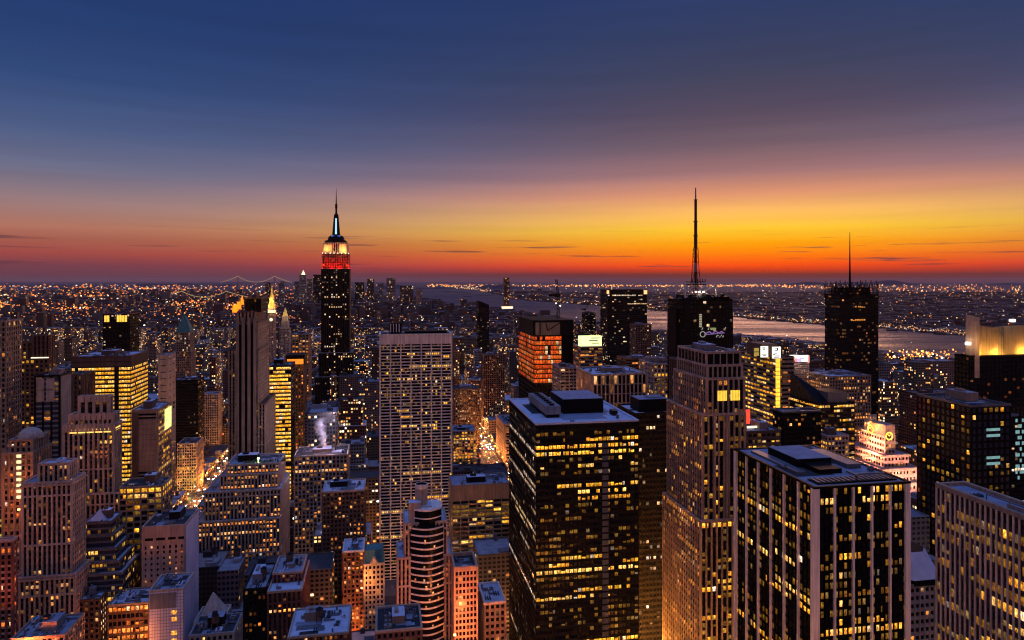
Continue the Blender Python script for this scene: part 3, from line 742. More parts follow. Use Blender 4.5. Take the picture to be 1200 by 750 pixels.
def sign(b):
    for k in range(14):
        a = k / 14 * 2 * math.pi; c = a + .45
        b.bar((W * .42 + 2.4 * math.cos(a), -1.2, Z(392, Yc) + 2.4 * math.sin(a)), (W * .42 + 2.4 * math.cos(c), -1.2, Z(392, Yc) + 2.4 * math.sin(c)), .55, 1)
        if k < 5: b.bar((W * (.68 + .03 * k), -1.2, Z(396 - (k % 2) * 2, Yc)), (W * (.7 + .03 * k), -1.2, Z(393 + (k % 3), Yc)), .5, 1)
    p = [(.48, 391), (.55, 389), (.6, 392), (.66, 388), (.72, 391), (.78, 389), (.83, 391)]
    for q, s in zip(p, p[1:]): b.bar((W * q[0], -1.3, Z(q[1], Yc)), (W * s[0], -1.3, Z(s[1], Yc)), .8, 0)
    b.bar((W * .45, -1.25, Z(392.5, Yc)), (W * .8, -1.25, Z(391, Yc)), .6, 0)
    for q in (.4, .52, .84): b.bar((W * q, -1.3, Z(387, Yc)), (W * q + 1, -1.3, Z(384, Yc)), .5, 1)
    b.cyl(W * .62, -1.2, 2.4, Z(387, Yc), Z(384.5, Yc), 2, 12)
part(r, 'neon_sign', neon, sign)

r, W, D, H, inf, rng = tower('office_tower', 'broad stone tower under antenna skyscraper with warm row of windows', 'stone shoulder tower',
    786, 800, 868, 424, 480, 'L', 500, st=dict(STONEPM, wall='brown', span='recess', lit=dict(full=0, part=.2, single=.05, dim=.2, pal='warm')), roof=dict(deck='blackroof'))

Ys = 690
r, W, D, H, inf, rng = tower('theatre_building', 'striped hotel block with yellow lit balconies, golden edge strip and two white billboards', 'striped balcony block',
    866, 910, 930, 419, Ys, 'L', 530, st=dict(blind=0, bay=6, fl=4.4, pf=.12, sf=.52, pd=.2, sd=.8, wall='dark', span='tan',
    lit=dict(full=.35, part=.5, single=.1, dim=.2, pal='yellow', gain=1.15), front=dict(lit=dict(full=0, part=.3, single=.05, dim=.3, pal='orange')), side=dict(lit=dict(full=.45, part=.5, single=.1, dim=.2, pal='yellow', gain=1.15))), roof=dict(deck='blackroof', rim='dark'))
part(r, 'edge_strip', [emit('golden_strip', (1, .58, .05), 1.5, .5, .5)], lambda b: [b.box(-1.6, 3.0, -1.5, -1.0, z, z + 3.6) for z in np.arange(Z(479, Ys), Z(416, Ys), 4.2)])
part(r, 'sign_house', [MAT['brown']], lambda b: b.box(W * -.6, W * .3, D * .1, D * .5, H, Z(404, Ys)))
def bill(x0, x1, y0, y1, marks):
    o = part(r, 'billboard', [emit('white_billboard', (1, .97, .9), 1.3, .1), MAT['black']], lambda b: (b.box(x0, x1, -3.2, -2.6, Z(y1, Ys), Z(y0, Ys), 0),
        [b.box(x0 + (x1 - x0) * a, x0 + (x1 - x0) * c, -3.3, -3.22, Z(y0 + (y1 - y0) * e, Ys), Z(y0 + (y1 - y0) * d_, Ys), 1) for a, c, d_, e in marks]))
    return o
bill(-19, -11, 405, 418, [(.2, .6, .12, .2), (.3, .55, .28, .36), (.15, .8, .68, .74), (.3, .7, .8, .86)])
bill(-6.5, 2.6, 406, 419.5, [(.3, .65, .08, .14), (.55, .7, .14, .3), (.3, .6, .3, .36), (.25, .6, .52, .58), (.1, .3, .62, .7), (.3, .85, .76, .82), (.15, .85, .88, .93)])
part(r, 'sign_box', [emit('olive_sign', (.6, .42, .08), .7)], lambda b: (b.box(-26, -21, -3.2, -2.6, Z(411, Ys), Z(407, Ys)), b.box(-26, -21, -3.2, -2.6, Z(416, Ys), Z(412, Ys))))

Yv = 780
r, W, D, H, inf, rng = tower('billboard_building', 'pinkish ribbed block topped by a bright screen of white, red and violet', 'bright screen block',
    920, 924, 948, 424, Yv, 'L', 475, d=25, st=dict(bay=20, fl=2.2, pf=.1, sf=.7, pd=.2, sd=.3, wall='pink', lit=dict(full=0, part=0, single=0, dim=0)), roof=dict(clutter=2, big=False))
part(r, 'screen', [emit('screen_white', (1, .86, .75), 1.9), emit('screen_red', (.95, .3, .25), 1.3), emit('screen_violet', (.45, .4, .95), 1.5)], lambda b: (
    b.box(.2, W * .45, -1, -.5, Z(420, Yv), Z(416, Yv), 0), b.box(.2, W * .4, -1, -.5, Z(424, Yv), Z(420, Yv), 1), b.box(W * .4, W * .6, -1, -.5, Z(424, Yv), Z(420, Yv), 2),
    b.box(W * .45, W * .95, -1, -.5, Z(420, Yv), Z(416.5, Yv), 0), b.box(W * .6, W * .92, -1, -.5, Z(424, Yv), Z(420, Yv), 0), b.box(W * .92, W, -1, -.5, Z(425, Yv), Z(417, Yv), 1), b.box(W * .55, W * .75, -1.2, -1.05, Z(421.5, Yv), Z(419.5, Yv), 2)))
point('screen_light', (W * .5, -8, Z(428, Yv)), 3000, (1, .75, .75), r)

Yg = 610
r, W, D, H, inf, rng = tower('glass_building', 'curving dark block with sloped glass roof and wavy yellow lit bands', 'sloped glass block',
    926, 960, 1001, 474, Yg, 'L', 545, st=dict(bay=3, fl=4.2, pf=.05, sf=.5, pd=.2, sd=.5, wall='black', span='dark', lit=dict(full=.3, part=.4, single=.05, dim=.2, pal='yellow', gain=1.1)), roof=dict(big=False, clutter=0, deck='blackroof'))
def slope(b):
    a, c, z, zt = (0, D), (0, 0), H + .1, Z(433, Yg + 60)
    b.quad([(0, 0, z), (0, D, z), (0, D, zt)], 0); b.quad([(0, 0, z), (0, D, zt), (W * .55, D * .98, zt - 14), (W * .55, 0, z)][::-1], 1)
    b.quad([(0, D, z), (W * .55, D, z), (W * .55, D, zt - 14), (0, D, zt)], 1); b.quad([(W * .55, 0, z), (W * .55, D, zt - 14), (W * .55, D, z)], 1)
part(r, 'sloped_roof', [glassmat('amber_atrium_glass', (.05, .035, .02), .2), MAT['black']], slope)
part(r, 'bulkhead', [MAT['steel'], MAT['black']], lambda b: (b.box(W * .3, W * .85, 2, D * .55, H + .1, H + 10, 0, top=1)))

Yp = 590
r, W, D, H, inf, rng = tower('clock_tower_building', 'orange floodlit stepped building with glowing round clocks', 'floodlit clock building',
    1000, 1037, 1052, 512, Yp, 'L', 600, tiers=[
      dict(z0=0, z1=Z(578, Yp), inset=(-22, -25, -20, -10), st=dict(faces='frl')), dict(z0=Z(578, Yp) + .2, z1=Z(562, Yp), inset=(-16, -18, -15, -7), st=dict(faces='frl')),
      dict(z0=Z(562, Yp) + .2, z1=Z(547, Yp), inset=(-10.5, -12, -10, -5), st=dict(faces='frl')), dict(z0=Z(547, Yp) + .2, z1=Z(533, Yp), inset=(-5, -6, -5, -3), st=dict(faces='frl')),
      dict(z0=Z(533, Yp) + .2, z1=Z(512, Yp), inset=(0, 3, 0, 8), st=dict(faces='frl')), dict(z0=Z(512, Yp) + .2, z1=Z(497, Yp + 10), inset=(1, 3, 0.4, 22), st=dict(faces='frl', sf=.98, bay=20))],
    st=dict(bay=3.3, fl=4.6, pf=.5, sf=.55, pd=.45, sd=.4, wall='pink', lit=dict(full=.05, part=.1, single=.12, dim=.2, pal='yellow')), roof=dict(big=False, clutter=0, deck='roof', rim='pink'), cap=100)
def clock(name, cx, cyy, face, cz, R):
    def fn(b):
        n = 20
        for k in range(n):
            a, c = k / n * 2 * math.pi, (k + 1) / n * 2 * math.pi
            q = lambda t, rr, e: (cx + rr * math.cos(t), cyy - e, cz + rr * math.sin(t)) if face == 'f' else (cx - e, cyy - rr * math.cos(t), cz + rr * math.sin(t))
            b.quad([q(a, R * .68, .3), q(a, R, .3), q(c, R, .3), q(c, R * .68, .3)], 0)
            b.quad([q(a, 0, .2), q(a, R * .68, .2), q(c, R * .68, .2)], 1)
        for t, rr in ((1.0, .45), (2.4, .6)):
            p = (cx, cyy - .5, cz) if face == 'f' else (cx - .5, cyy, cz)
            b.bar(p, (p[0] + (R * rr * math.cos(t) if face == 'f' else 0), p[1] - (0 if face == 'f' else R * rr * math.cos(t)), cz + R * rr * math.sin(t)), .45, 0)
    o = part(r, 'clock', [emit('clock_ring', (1, .66, .1), 2.2), MAT['brown']], fn)
clock('clock', W * .28, -.6, 'f', Z(511, Yp), 3.6)
clock('clock', -.3, D * .42, 'l', Z(503, Yp + 15), 4.0)
part(r, 'cupola', [MAT['limestone']], lambda b: (b.box(W * .25, W * .8, D * .55, D * .75, Z(512, Yp), Z(494, Yp + 15)), [b.box(W * q, W * q + 1.5, D * .55 - .01, D * .56 + 1, Z(494, Yp + 15), Z(488, Yp + 15)) for q in (.25, .45, .65)]))
for dz, yy in ((-6, 532), (-13, 548), (-20, 566)):
    for q in (.2, .8): spot('facade_floodlight', (dz - 9, D * q, Z(yy, Yp) + 2), (2, D * q, Z(yy, Yp) + 12), 75000, (1, .36, .24), rad(130), r)
spot('facade_floodlight', (W * .5, -38, Z(560, Yp) - 2), (W * .4, 2, Z(530, Yp)), 150000, (1, .44, .34), rad(120), r)
spot('facade_floodlight', (-20, D * .3, Z(512, Yp)), (1, D * .4, Z(502, Yp)), 60000, (1, .45, .08), rad(80), r)

tower('office_building', 'plain dark box building with few lit windows left of floodlit clock building', 'plain dark box',
    906, 918, 962, 484, 540, 'L', 530, st=dict(BLACKGLASS, lit=dict(full=0, part=.06, single=.07, dim=.1, pal='warm')), roof=dict(deck='blackroof', rim='steel', big=False, clutter=2))
r, W, D, H, inf, rng = tower('office_building', 'low brown building with bluish roof and red and yellow signs behind pink stone tower', 'red sign building',
    871, 876, 914, 507, 520, 'L', 530, d=32, st=dict(bay=4, fl=4.6, pf=.25, sf=.5, wall='brown', lit=dict(full=0, part=.25, single=.1, dim=.2, pal='yellow')), roof=dict(deck='roof'))
part(r, 'illuminated_sign', [emit('red_sign', (1, .06, .03), 1.6, .3), emit('pale_sign', (1, .8, .5), 1.8)], lambda b: (b.box(W * .1, W * .45, D * .8, D * .83, H + 1, H + 11, 0), b.box(W * .5, W * .62, D * .8, D * .83, H + 1, H + 12, 0), b.box(W * -.1, W * .12, D * .3, D * .33, H + 1, H + 3, 1), b.box(W * .2, W * .5, D * .3, D * .33, H + 1, H + 2.5, 1)))
tower('office_building', 'tan building with blue sloped roof panel below black mast tower', 'tan window grid block',
    965, 972, 1020, 442, 740, 'L', 500, d=40, st=dict(bay=3.4, fl=3.6, pf=.4, sf=.4, wall='tan', lit=dict(full=.1, part=.3, single=.2, dim=.2, pal='warm')), roof=dict(deck='paleroof'))
tower('office_building', 'low pink block with lit yellow rows and cyan lit corner left of floodlit clock building', 'low pink block',
    966, 970, 994, 512, 568, 'L', 545, d=18, st=dict(bay=3, fl=3.8, pf=.3, sf=.45, wall='pink', lit=dict(full=.4, part=.4, single=.1, pal='yellow')))
Yd = 350
r, W, D, H, inf, rng = tower('octagonal_building', 'grey building with faceted cone roof between white pier tower and ribbed stone tower', 'faceted roof building',
    1052, 1060, 1106, 688, Yd, 'L', 760, d=34, st=dict(bay=3, fl=4, pf=.3, sf=.5, wall='grey', lit=dict(full=0, part=0, single=.02, dim=.05, pal='warm')), roof=dict(big=False, clutter=0, deck='blackroof'))
def octa(b):
    cx, cy_, R = W * .5, 14, 16
    o8 = [(cx + R * math.cos(rad(22.5 + 45 * k)), cy_ + R * math.sin(rad(22.5 + 45 * k))) for k in range(8)]
    t8 = [(cx + R * .6 * math.cos(rad(22.5 + 45 * k)), cy_ + R * .6 * math.sin(rad(22.5 + 45 * k))) for k in range(8)]
    b.prism(o8, H + .1, H + 3, 1); b.prism(o8, H + 3, H + 15, 0, taper=t8, top=1)
part(r, 'cone_roof', [MAT['paleroof'], MAT['black']], octa)

# ---- centre ----------------------------------------------------------------
Yo = 760
r, W, D, H, inf, rng = tower('unfinished_tower', 'skyscraper under construction with glowing orange floors and dark cladding above', 'glowing unfinished tower',
    608, 626, 658, 394, Yo, 'L', 470, st=dict(blind=0, bay=3.1, fl=5.2, pf=.1, sf=.24, pd=.3, sd=.4, wall='dark', span='dark', core='glass',
    lit=dict(full=1, part=0, single=0, dim=0, pal='ember', gain=.9, rows={k: ('none' if k < 29 else 'full') for k in range(0, 46)}, bright=(.45, 1.05))), roof=dict(big=False, clutter=0, deck='blackroof'))
part(r, 'upper_cladding', [MAT['black'], MAT['steel']], lambda b: (b.prism([(0, 6), (W * .2, 0), (W * 1.0, 4), (W * 1.5, 8), (W * 1.5, D), (0, D)], H + .1, Z(375, Yo + 10), 0), b.box(W * .05, W * .95, .2, .6, H + 1, Z(378, Yo), 1), ))
part(r, 'dark_wing', [MAT['black']], lambda b: b.box(W * 1.02, W * 1.5, 8, D, 0, Z(377, Yo + 10)))
part(r, 'brace', [MAT['black']], lambda b: (b.bar((W * .42, -.2, H + 14), (W * .5, -.2, H + 6), 1), b.bar((W * .5, -.2, H + 6), (W * .95, -.2, H + 15), 1)))

r, W, D, H, inf, rng = tower('office_slab', 'wide white stone slab tower with regular grid of dark windows, some lit', 'white grid slab',
    445.5, 529, 531, 392, 620, 'R', 600, d=34, st=dict(bay=8.9, fl=2.78, pf=.12, sf=.32, pd=.75, sd=.5, wall='white', core='glass', top=7.0, lit=dict(full=0, part=0, single=0, dim=0)), roof=dict(deck='blackroof', rim='white', big=False, clutter=3), cap=0)
wins = []
lt = Lit(rng, full=.03, part=.13, single=.035, dim=.1, pal='yellow', gain=1.35)
zt = H - 7.0; nf = round(zt / 2.78); fh = zt / nf
nbb = 7 * 5; bw = W / nbb
for j in range(nf):
    row = lt.row((0, j), nbb)
    for i in range(nbb):
        if row[i] is None: continue
        wins.append(((i + .5) * bw, -.03, j * fh + fh * .2, (1, 0), (0, -1), bw * (.78 if i % 5 not in (0, 4) else .6), fh * .58, row[i], max(row[i])))
put_windows(r, wins, 100, 600)
part(r, 'top_band', [MAT['white']], lambda b: b.box(.02, W - .02, -.48, -.1, H - 8, H - .3))
rf = [o for o in r.children if o.name.startswith('roof')][0]
part(rf, 'bulkhead', [MAT['black'], MAT['white']], lambda b: (b.box(W * .13, W * .3, D * .3, D * .7, H, H + 10, 0), [b.box(W * q, W * q + .8, D * .3 - .3, D * .3 - .05, H + 2, H + 9.5, 1) for q in (.14, .18, .22, .26)], b.box(W * .35, W * .95, D * .3, D * .8, H, H + 2.6, 0)))

Yb = 560
tower('office_building', 'broad tan office block with blank orange band and yellow lit lower floors', 'tan broad block',
    530, 597, 600, 567, Yb, 'R', 640, d=30, st=dict(bay=6.5, fl=3.6, pf=.12, sf=.4, pd=.3, sd=.25, wall='tan', top=11.0, lit=dict(full=.0, part=.3, single=.14, dim=.3, pal='yellow', rows={4: 'full', 3: 'full'})), roof=dict(deck='roof', rim='tan', big=True, clutter=8, tank=False))
r, W, D, H, inf, rng = tower('curved_front_tower', 'pale tower with bowed ribbed front and round drum on its roof', 'bowed front tower',
    466, 531, 536, 657, 400, 'R', 760, d=26, tiers=[
      dict(z0=0, z1=Z(651, 400)), dict(z0=Z(651, 400) + .2, z1=Z(612, 400), inset=(4, 3.5, .6, 2))],
    st=dict(bay=2.2, fl=3.1, pf=.5, sf=.4, pd=.3, sd=.2, wall='limestone', span='recess', lit=dict(full=0, part=0, single=.06, dim=.05, pal='orange', gain=1.1)), roof=dict(big=False, clutter=2, deck='paleroof'))
def bow(b, x0, x1, y, sag, z0, z1, th, m, n=14, back=1.0):
    pts = [(x0 + (x1 - x0) * k / n, y - sag * math.sin(math.pi * k / n)) for k in range(n + 1)]
    b.prism(pts + [(x1, y + back), (x0, y + back)], z0, z1, m)
xa, xb = W * .24, W * .82
zt2 = Z(614, 400)
part(r, 'bowed_glass', [MAT['glass']], lambda b: (bow(b, xa, xb, -.6, 4.0, 0, zt2, 1, 0), bow(b, xa + .8, xb - .8, 3, 4.2, zt2 + .1, Z(596, 400), 1, 0, back=14)))
part(r, 'floor_ring', [MAT['white']], lambda b: ([bow(b, xa - .2, xb + .2, -.65, 4.4, z, z + .85, 1, 0) for z in np.arange(10, zt2, 3.75)], bow(b, xa + .6, xb - .6, 3, 4.6, Z(606, 400), Z(606, 400) + .6, 1, 0, back=14), bow(b, xa + .6, xb - .6, 3, 4.6, Z(597, 400), Z(597, 400) + .9, 1, 0, back=14)))
for k in range(26):
    z = 24 + 3.75 * rng.randrange(int((zt2 - 24) / 3.75)) + .7; q = rng.uniform(.08, .9); xx = xa + (xb - xa) * q
    o = bpy.data.objects.new('window', window_mesh(1.0, 2.4)); COL.objects.link(o); o.parent = r
    o.location = (xx, -.62 - 4.0 * math.sin(math.pi * q) - .04, z); o.rotation_euler = (0, 0, -math.atan(4.0 * math.pi / (xb - xa) * math.cos(math.pi * q)))
    c = rng.choice(PAL['warm']); g = rng.uniform(.5, 1.3); o.color = (c[0] * g, c[1] * g, c[2] * g, 1)
def drum(b):
    cx, cy_ = W * .44, 9
    b.cyl(cx, cy_, 3.6, zt2, Z(573, 400), 0, 24); 
    n = 24
    for k in range(n):
        a, c = k / n * 2 * math.pi, (k + 1) / n * 2 * math.pi
        P = lambda t, rr, z: (cx + rr * math.cos(t), cy_ + rr * math.sin(t), z)
        z0, z1 = Z(573, 400) + .02, Z(573, 400) + 1.4
        b.quad([P(a, 3.75, z0 - 1), P(c, 3.75, z0 - 1), P(c, 3.75, z1), P(a, 3.75, z1)], 2); b.quad([P(c, 3.2, z0), P(a, 3.2, z0), P(a, 3.2, z1), P(c, 3.2, z1)], 1)
        b.quad([P(a, 3.75, z1), P(c, 3.75, z1), P(c, 3.2, z1), P(a, 3.2, z1)], 2)
part(r, 'roof_drum', [MAT['limestone'], MAT['black'], MAT['white']], drum)
part(r, 'bulkhead', [MAT['limestone'], MAT['paleroof']], lambda b: (b.box(W * .2, W * .42, 2, 8, zt2, Z(588, 400), 0, top=1), b.box(W * .42, W * .62, 4, 14, zt2, Z(594, 400), 0, top=1)))

tower('apartment_building', 'slim orange lit stone building with pinnacled top right of bowed front tower', 'slim orange building',
    533, 559, 562, 667, 385, 'R', 760, d=20, st=dict(bay=2.0, fl=3.3, pf=.34, sf=.36, wall='pink', lit=dict(full=0, part=.0, single=.03, dim=.05, pal='warm')), roof=dict(deck='blackroof', rim='pink', big=False, clutter=2, ph=2.2))
tower('small_building', 'narrow brick building with pale blue roof and dark skylight beside black glass tower', 'pale blue roof building',
    568, 592, 594, 706, 400, 'R', 760, d=26, st=dict(bay=3.2, fl=3.8, pf=.4, sf=.45, wall='tan', lit=dict(full=0, part=.1, single=.06, pal='warm')), roof=dict(deck='paleroof', rim='white', big=False, clutter=4))
tower('loft_building', 'yellow lit stone block with arched rows at the edge of the glowing avenue', 'yellow lit corner block',
    531, 558, 563, 505, 960, 'R', 548, d=40, st=dict(bay=4, fl=4.2, pf=.35, sf=.4, wall='tan', lit=dict(full=.2, part=.5, single=.3, dim=.3, pal='yellow', gain=1.0)), roof=dict(deck='roof'))
tower('loft_building', 'blank tan walled building lit orange on the right of the glowing avenue', 'blank tan wall building',
    572, 591, 606, 498, 1000, 'L', 548, d=70, st=dict(bay=9, fl=5, pf=.5, sf=.7, wall='tan', lit=dict(full=0, part=.0, single=.04, dim=.1, pal='orange')), roof=dict(deck='roof'))
tower('office_tower', 'tall brown brick tower with flat cap between white grid slab and glowing unfinished tower', 'tall brown tower',
    567, 591, 593, 416, 1250, 'R', 490, d=30, st=dict(bay=3.5, fl=3.8, pf=.5, sf=.4, pd=.7, wall='brown', lit=dict(full=0, part=.05, single=.06, dim=.1, pal='white')), roof=dict(deck='blackroof', rim='brown'))
tower('loft_building', 'wide brown building with dense narrow windows right of white grid slab', 'dense brown block',
    531, 562, 564, 456, 1080, 'R', 500, d=40, st=dict(bay=3.4, fl=4, pf=.5, sf=.5, wall='brown', lit=dict(full=0, part=.03, single=.06, dim=.1, pal='white')), roof=dict(deck='blackroof'))
r, W, D, H, inf, rng = tower('office_tower', 'dark slim tower with slanting curved top standing before the river', 'slanted top tower',
    555, 561, 573, 360, 1700, 'L', 410, d=40, st=dict(BLACKGLASS, bay=4, fl=5, lit=dict(full=0, part=0, single=.04, dim=.05, pal='white')), roof=dict(big=False, clutter=0))
part(r, 'slanted_top', [MAT['black']], lambda b: (b.prism([(0, 0), (W, 0), (W, D), (0, D)], H, H + 3, 0), b.quad([(0, 0, H + 3), (W, 0, H + 3), (W, 0, H + 6), (0, 0, H + 16)]), b.quad([(0, D, H + 3), (0, 0, H + 3), (0, 0, H + 16), (0, D, H + 16)]), b.quad([(0, 0, H + 16), (W, 0, H + 6), (W, D, H + 6), (0, D, H + 16)]), b.quad([(W, 0, H + 3), (W, D, H + 3), (W, D, H + 6), (W, 0, H + 6)])))

r, W, D, H, inf, rng = tower('office_building', 'pale piered block with wide cluttered bluish roof behind black glass tower', 'pale piered block',
    676, 695, 757, 440, 640, 'L', 475, st=dict(bay=4.0, fl=9, pf=.3, sf=.12, pd=.7, sd=.3, wall='limestone', span='grey', lit=dict(full=0, part=.04, single=.1, dim=.05, pal='warm')), roof=dict(deck='paleroof', rim='limestone', clutter=26, big=True))
tower('office_building', 'louvered pale block left of pale piered block', 'louvered block',
    641, 657, 677, 432, 720, 'L', 470, d=36, st=dict(bay=5, fl=3.4, pf=.15, sf=.5, wall='grey', lit=dict(full=0, part=.05, single=.05, pal='white')))
r, W, D, H, inf, rng = tower('billboard_building', 'striped block with a glowing greenish white rooftop sign', 'greenish sign block',
    675, 680, 706, 407, 900, 'L', 425, d=34, st=dict(bay=6, fl=4.2, pf=.06, sf=.5, wall='tan', lit=dict(full=.1, part=.4, single=.1, dim=.3, pal='warm')), roof=dict(big=False, clutter=0))
part(r, 'rooftop_sign', [emit('greenish_sign', (.9, 1, .42), 1.5, .15), MAT['green']], lambda b: (b.box(W * .0, W * .98, 1.5, 10, H + 1, Z(394, 900), 0), [b.box(W * q, W * p, 1.2, 1.45, Z(y + 1, 900), Z(y, 900), 1) for q, p, y in ((.5, .9, 396), (.4, .8, 399), (.55, .85, 402))]))
r, W, D, H, inf, rng = tower('office_tower', 'broad black slab tower with orange light at both upper corners', 'black slab with orange lights',
    708, 712, 758, 340, 1500, 'L', 410, d=50, st=dict(BLACKGLASS, bay=5, fl=4.6, lit=dict(full=.01, part=.08, single=.035, dim=.05, pal='white', bright=(.6, 1.3))), roof=dict(big=False, deck='blackroof', clutter=2))
part(r, 'corner_lamp', [emit('orange_corner', (1, .42, .16), 2.0)], lambda b: b.box(-.8, 3.2, -.8, 3, H - 8, H - .5))
part(r, 'corner_lamp', [emit('orange_corner', (1, .42, .16), 2.0)], lambda b: b.box(W - 7, W + .4, -.9, 3, H - 9, H - .4))
tower('office_building', 'reddish brown slab with horizontal bands and one bright yellow strip', 'reddish banded slab',
    729, 733, 770, 421, 830, 'L', 475, d=30, st=dict(bay=8, fl=3.4, pf=.04, sf=.5, wall='red', span='brown', lit=dict(full=.03, part=.18, single=.05, dim=.2, pal='orange')), roof=dict(deck='blackroof'))
tower('office_building', 'brown cornered block in front of broad black slab', 'brown cornered block',
    741, 745, 763, 381, 1250, 'L', 410, d=30, st=dict(bay=4, fl=4, pf=.4, sf=.5, wall='brown', lit=dict(full=0, part=.05, single=.06, pal='white')))
tower('loft_building', 'grid faced stone block with warm windows left of pink stone tower', 'grid faced block',
    758, 766, 796, 427, 700, 'L', 480, d=40, st=dict(bay=4, fl=4.4, pf=.35, sf=.4, wall='limestone', core='glass', lit=dict(full=.1, part=.25, single=.12, dim=.2, pal='yellow')), roof=dict(deck='blackroof'))
tower('office_tower', 'small dark tower with a few lights left of broad black slab', 'small dark tower',
    683, 686, 698, 367, 1700, 'L', 400, d=30, st=dict(BLACKGLASS, lit=dict(full=0, part=.1, single=.06, pal='white')))

# cranes on the unfinished tower and behind it
def crane(name, label, loc, rz, mast, jib, tilt):
    c = tag(empty(name, loc, rz), label, 'crane')
    def truss(b, p, q, w):
        p, q = Vector(p), Vector(q); d = (q - p).normalized(); e = d.cross(Vector((0, 1, 0))).normalized(); g = d.cross(e).normalized()
        L = (q - p).length; n = max(3, int(L / (w * 1.6)))
        for a, c_ in ((1, 1), (1, -1), (-1, 1), (-1, -1)): b.bar(tuple(p + (e * a + g * c_) * w / 2), tuple(q + (e * a + g * c_) * w / 2), .45)
        for k in range(n):
            s = 1 if k % 2 else -1
            b.bar(tuple(p + d * L * k / n + (e * s - g) * w / 2), tuple(p + d * L * (k + 1) / n + (e * -s - g) * w / 2), .55)
    part(c, 'mast', [MAT['black']], lambda b: truss(b, (0, 0, 0), (0, 0, mast), 2.6))
    part(c, 'jib', [MAT['black']], lambda b: truss(b, (0, 0, mast), (jib * math.cos(tilt), 0, mast + jib * math.sin(tilt)), 1.9))
    part(c, 'cab', [MAT['dark'], emit('crane_lamp', (1, .8, .55), 4)], lambda b: (b.box(-4, 2, -2, 2, mast - 3, mast + 1, 0), b.cyl(2.6, 0, .8, mast - 14, mast - 12.6, 1, 8), b.cyl(-2.4, 0, .7, mast - 11, mast - 9.8, 1, 8)))
    part(c, 'counterweight', [MAT['dark']], lambda b: b.box(-11, -4, -1.6, 1.6, mast - 2, mast + 1))
    return c
xy = ((654 - 600) / F * 810, 810)
crane('tower_crane', 'dark tower crane with near upright jib behind glowing unfinished tower', (*xy, Z(374, 810)), 0.1, Z(345, 810) - Z(374, 810), 18, rad(97))
xy = ((686 - 600) / F * 1720, 1720)
crane('tower_crane', 'dark crane with long jib slanting up to the right over the river', (*xy, Z(368, 1720)), -.1, Z(362, 1720) - Z(368, 1720), 72, rad(58))

# ---- the tallest tower on the skyline ---------------------------------------
Ye = 1300
xm = 393
S0 = dict(bay=4.2, fl=4.6, pf=.5, sf=.4, pd=1.2, sd=.25, wall='dark', span='black', lit=dict(full=.0, part=.05, single=.055, dim=.08, pal='white', gain=1.15, bright=(.5, 1.5)))
r, W, D, H, inf, rng = tower('skyscraper', 'tallest stepped skyscraper with red and white floodlit crown and needle spire', 'red crowned skyscraper',
    377, 409, 411, 297, Ye, 'R', 440, d=46, tiers=[
      dict(z0=0, z1=Z(440, Ye), inset=(-10, -14, -14, -10), st=dict(faces='frl')), dict(z0=Z(440, Ye) + .2, z1=Z(413, Ye), inset=(-4, -6, -5, -4), st=dict(faces='frl')),
      dict(z0=Z(413, Ye) + .2, z1=Z(315, Ye), inset=(0, 0, 0, 0), roof=dict(clutter=0)),
      dict(z0=Z(315, Ye) + .2, z1=Z(297, Ye), inset=(1.2, 1.2, 1.2, 1.2), st=dict(wall='brown', span='brown', lit=dict(full=0, part=0, single=.06, dim=.1, pal='warm')), roof=dict(clutter=0)),
      dict(z0=Z(297, Ye) + .2, z1=Z(285, Ye), inset=(4, 4, 4, 4), st=dict(wall='limestone', lit=dict(full=0, part=0, single=.04, dim=.1, pal='warm')), roof=dict(clutter=0, big=False))],
    st=S0, roof=dict(big=False, clutter=0, rim='grey'))
part(r, 'crown_wing', [MAT['limestone'], MAT['dark']], lambda b: [(b.box(W * a, W * c, 2.4, D - 2.4, Z(297, Ye) + .3, Z(286, Ye), 0), b.box(W * a + 2, W * c - 2, 3.5, D - 3.5, Z(286, Ye) + .02, Z(282, Ye), 1)) for a, c in ((.06, .37), (.63, .94))])
def dome(b):
    c = (W / 2, D / 2)
    for (y0, r0, y1, r1) in ((285, 19, 281, 18), (281, 16, 277, 14.5), (277, 14, 275.5, 11)): b.cyl(*c, r0, Z(y0, Ye), Z(y1, Ye), 0, 16, r1)
    b.cyl(*c, 7.5, Z(275.5, Ye), Z(252, Ye), 0, 16, 4.4); b.cyl(*c, 4.6, Z(252, Ye), Z(249.5, Ye), 0, 16, 3)
    for a in range(4):
        x, y = c[0] + 8.2 * math.cos(a * math.pi / 2 + .785), c[1] + 8.2 * math.sin(a * math.pi / 2 + .785)
        b.bar((x, y, Z(276, Ye)), (c[0] + (x - c[0]) * .5, c[1] + (y - c[1]) * .5, Z(254, Ye)), 2.2, 0)
part(r, 'mooring_mast', [MAT['dark']], dome)
part(r, 'lit_strip', [emit('pale_blue_strip', (.42, .72, .95), 1.3), emit('blue_foot', (.06, .16, .75), 1.2)], lambda b: (b.quad([(W / 2 - 1.7, D / 2 - 7.8, Z(274, Ye)), (W / 2 + 1.7, D / 2 - 7.8, Z(274, Ye)), (W / 2 + 1.3, D / 2 - 5.0, Z(255, Ye)), (W / 2 - 1.3, D / 2 - 5.0, Z(255, Ye))], 0),
    b.box(W / 2 - 8, W / 2 - 3, D / 2 - 12, D / 2 - 11, Z(277.2, Ye), Z(275.8, Ye), 1), b.box(W / 2 + 3, W / 2 + 8, D / 2 - 12, D / 2 - 11, Z(277.2, Ye), Z(275.8, Ye), 1)))
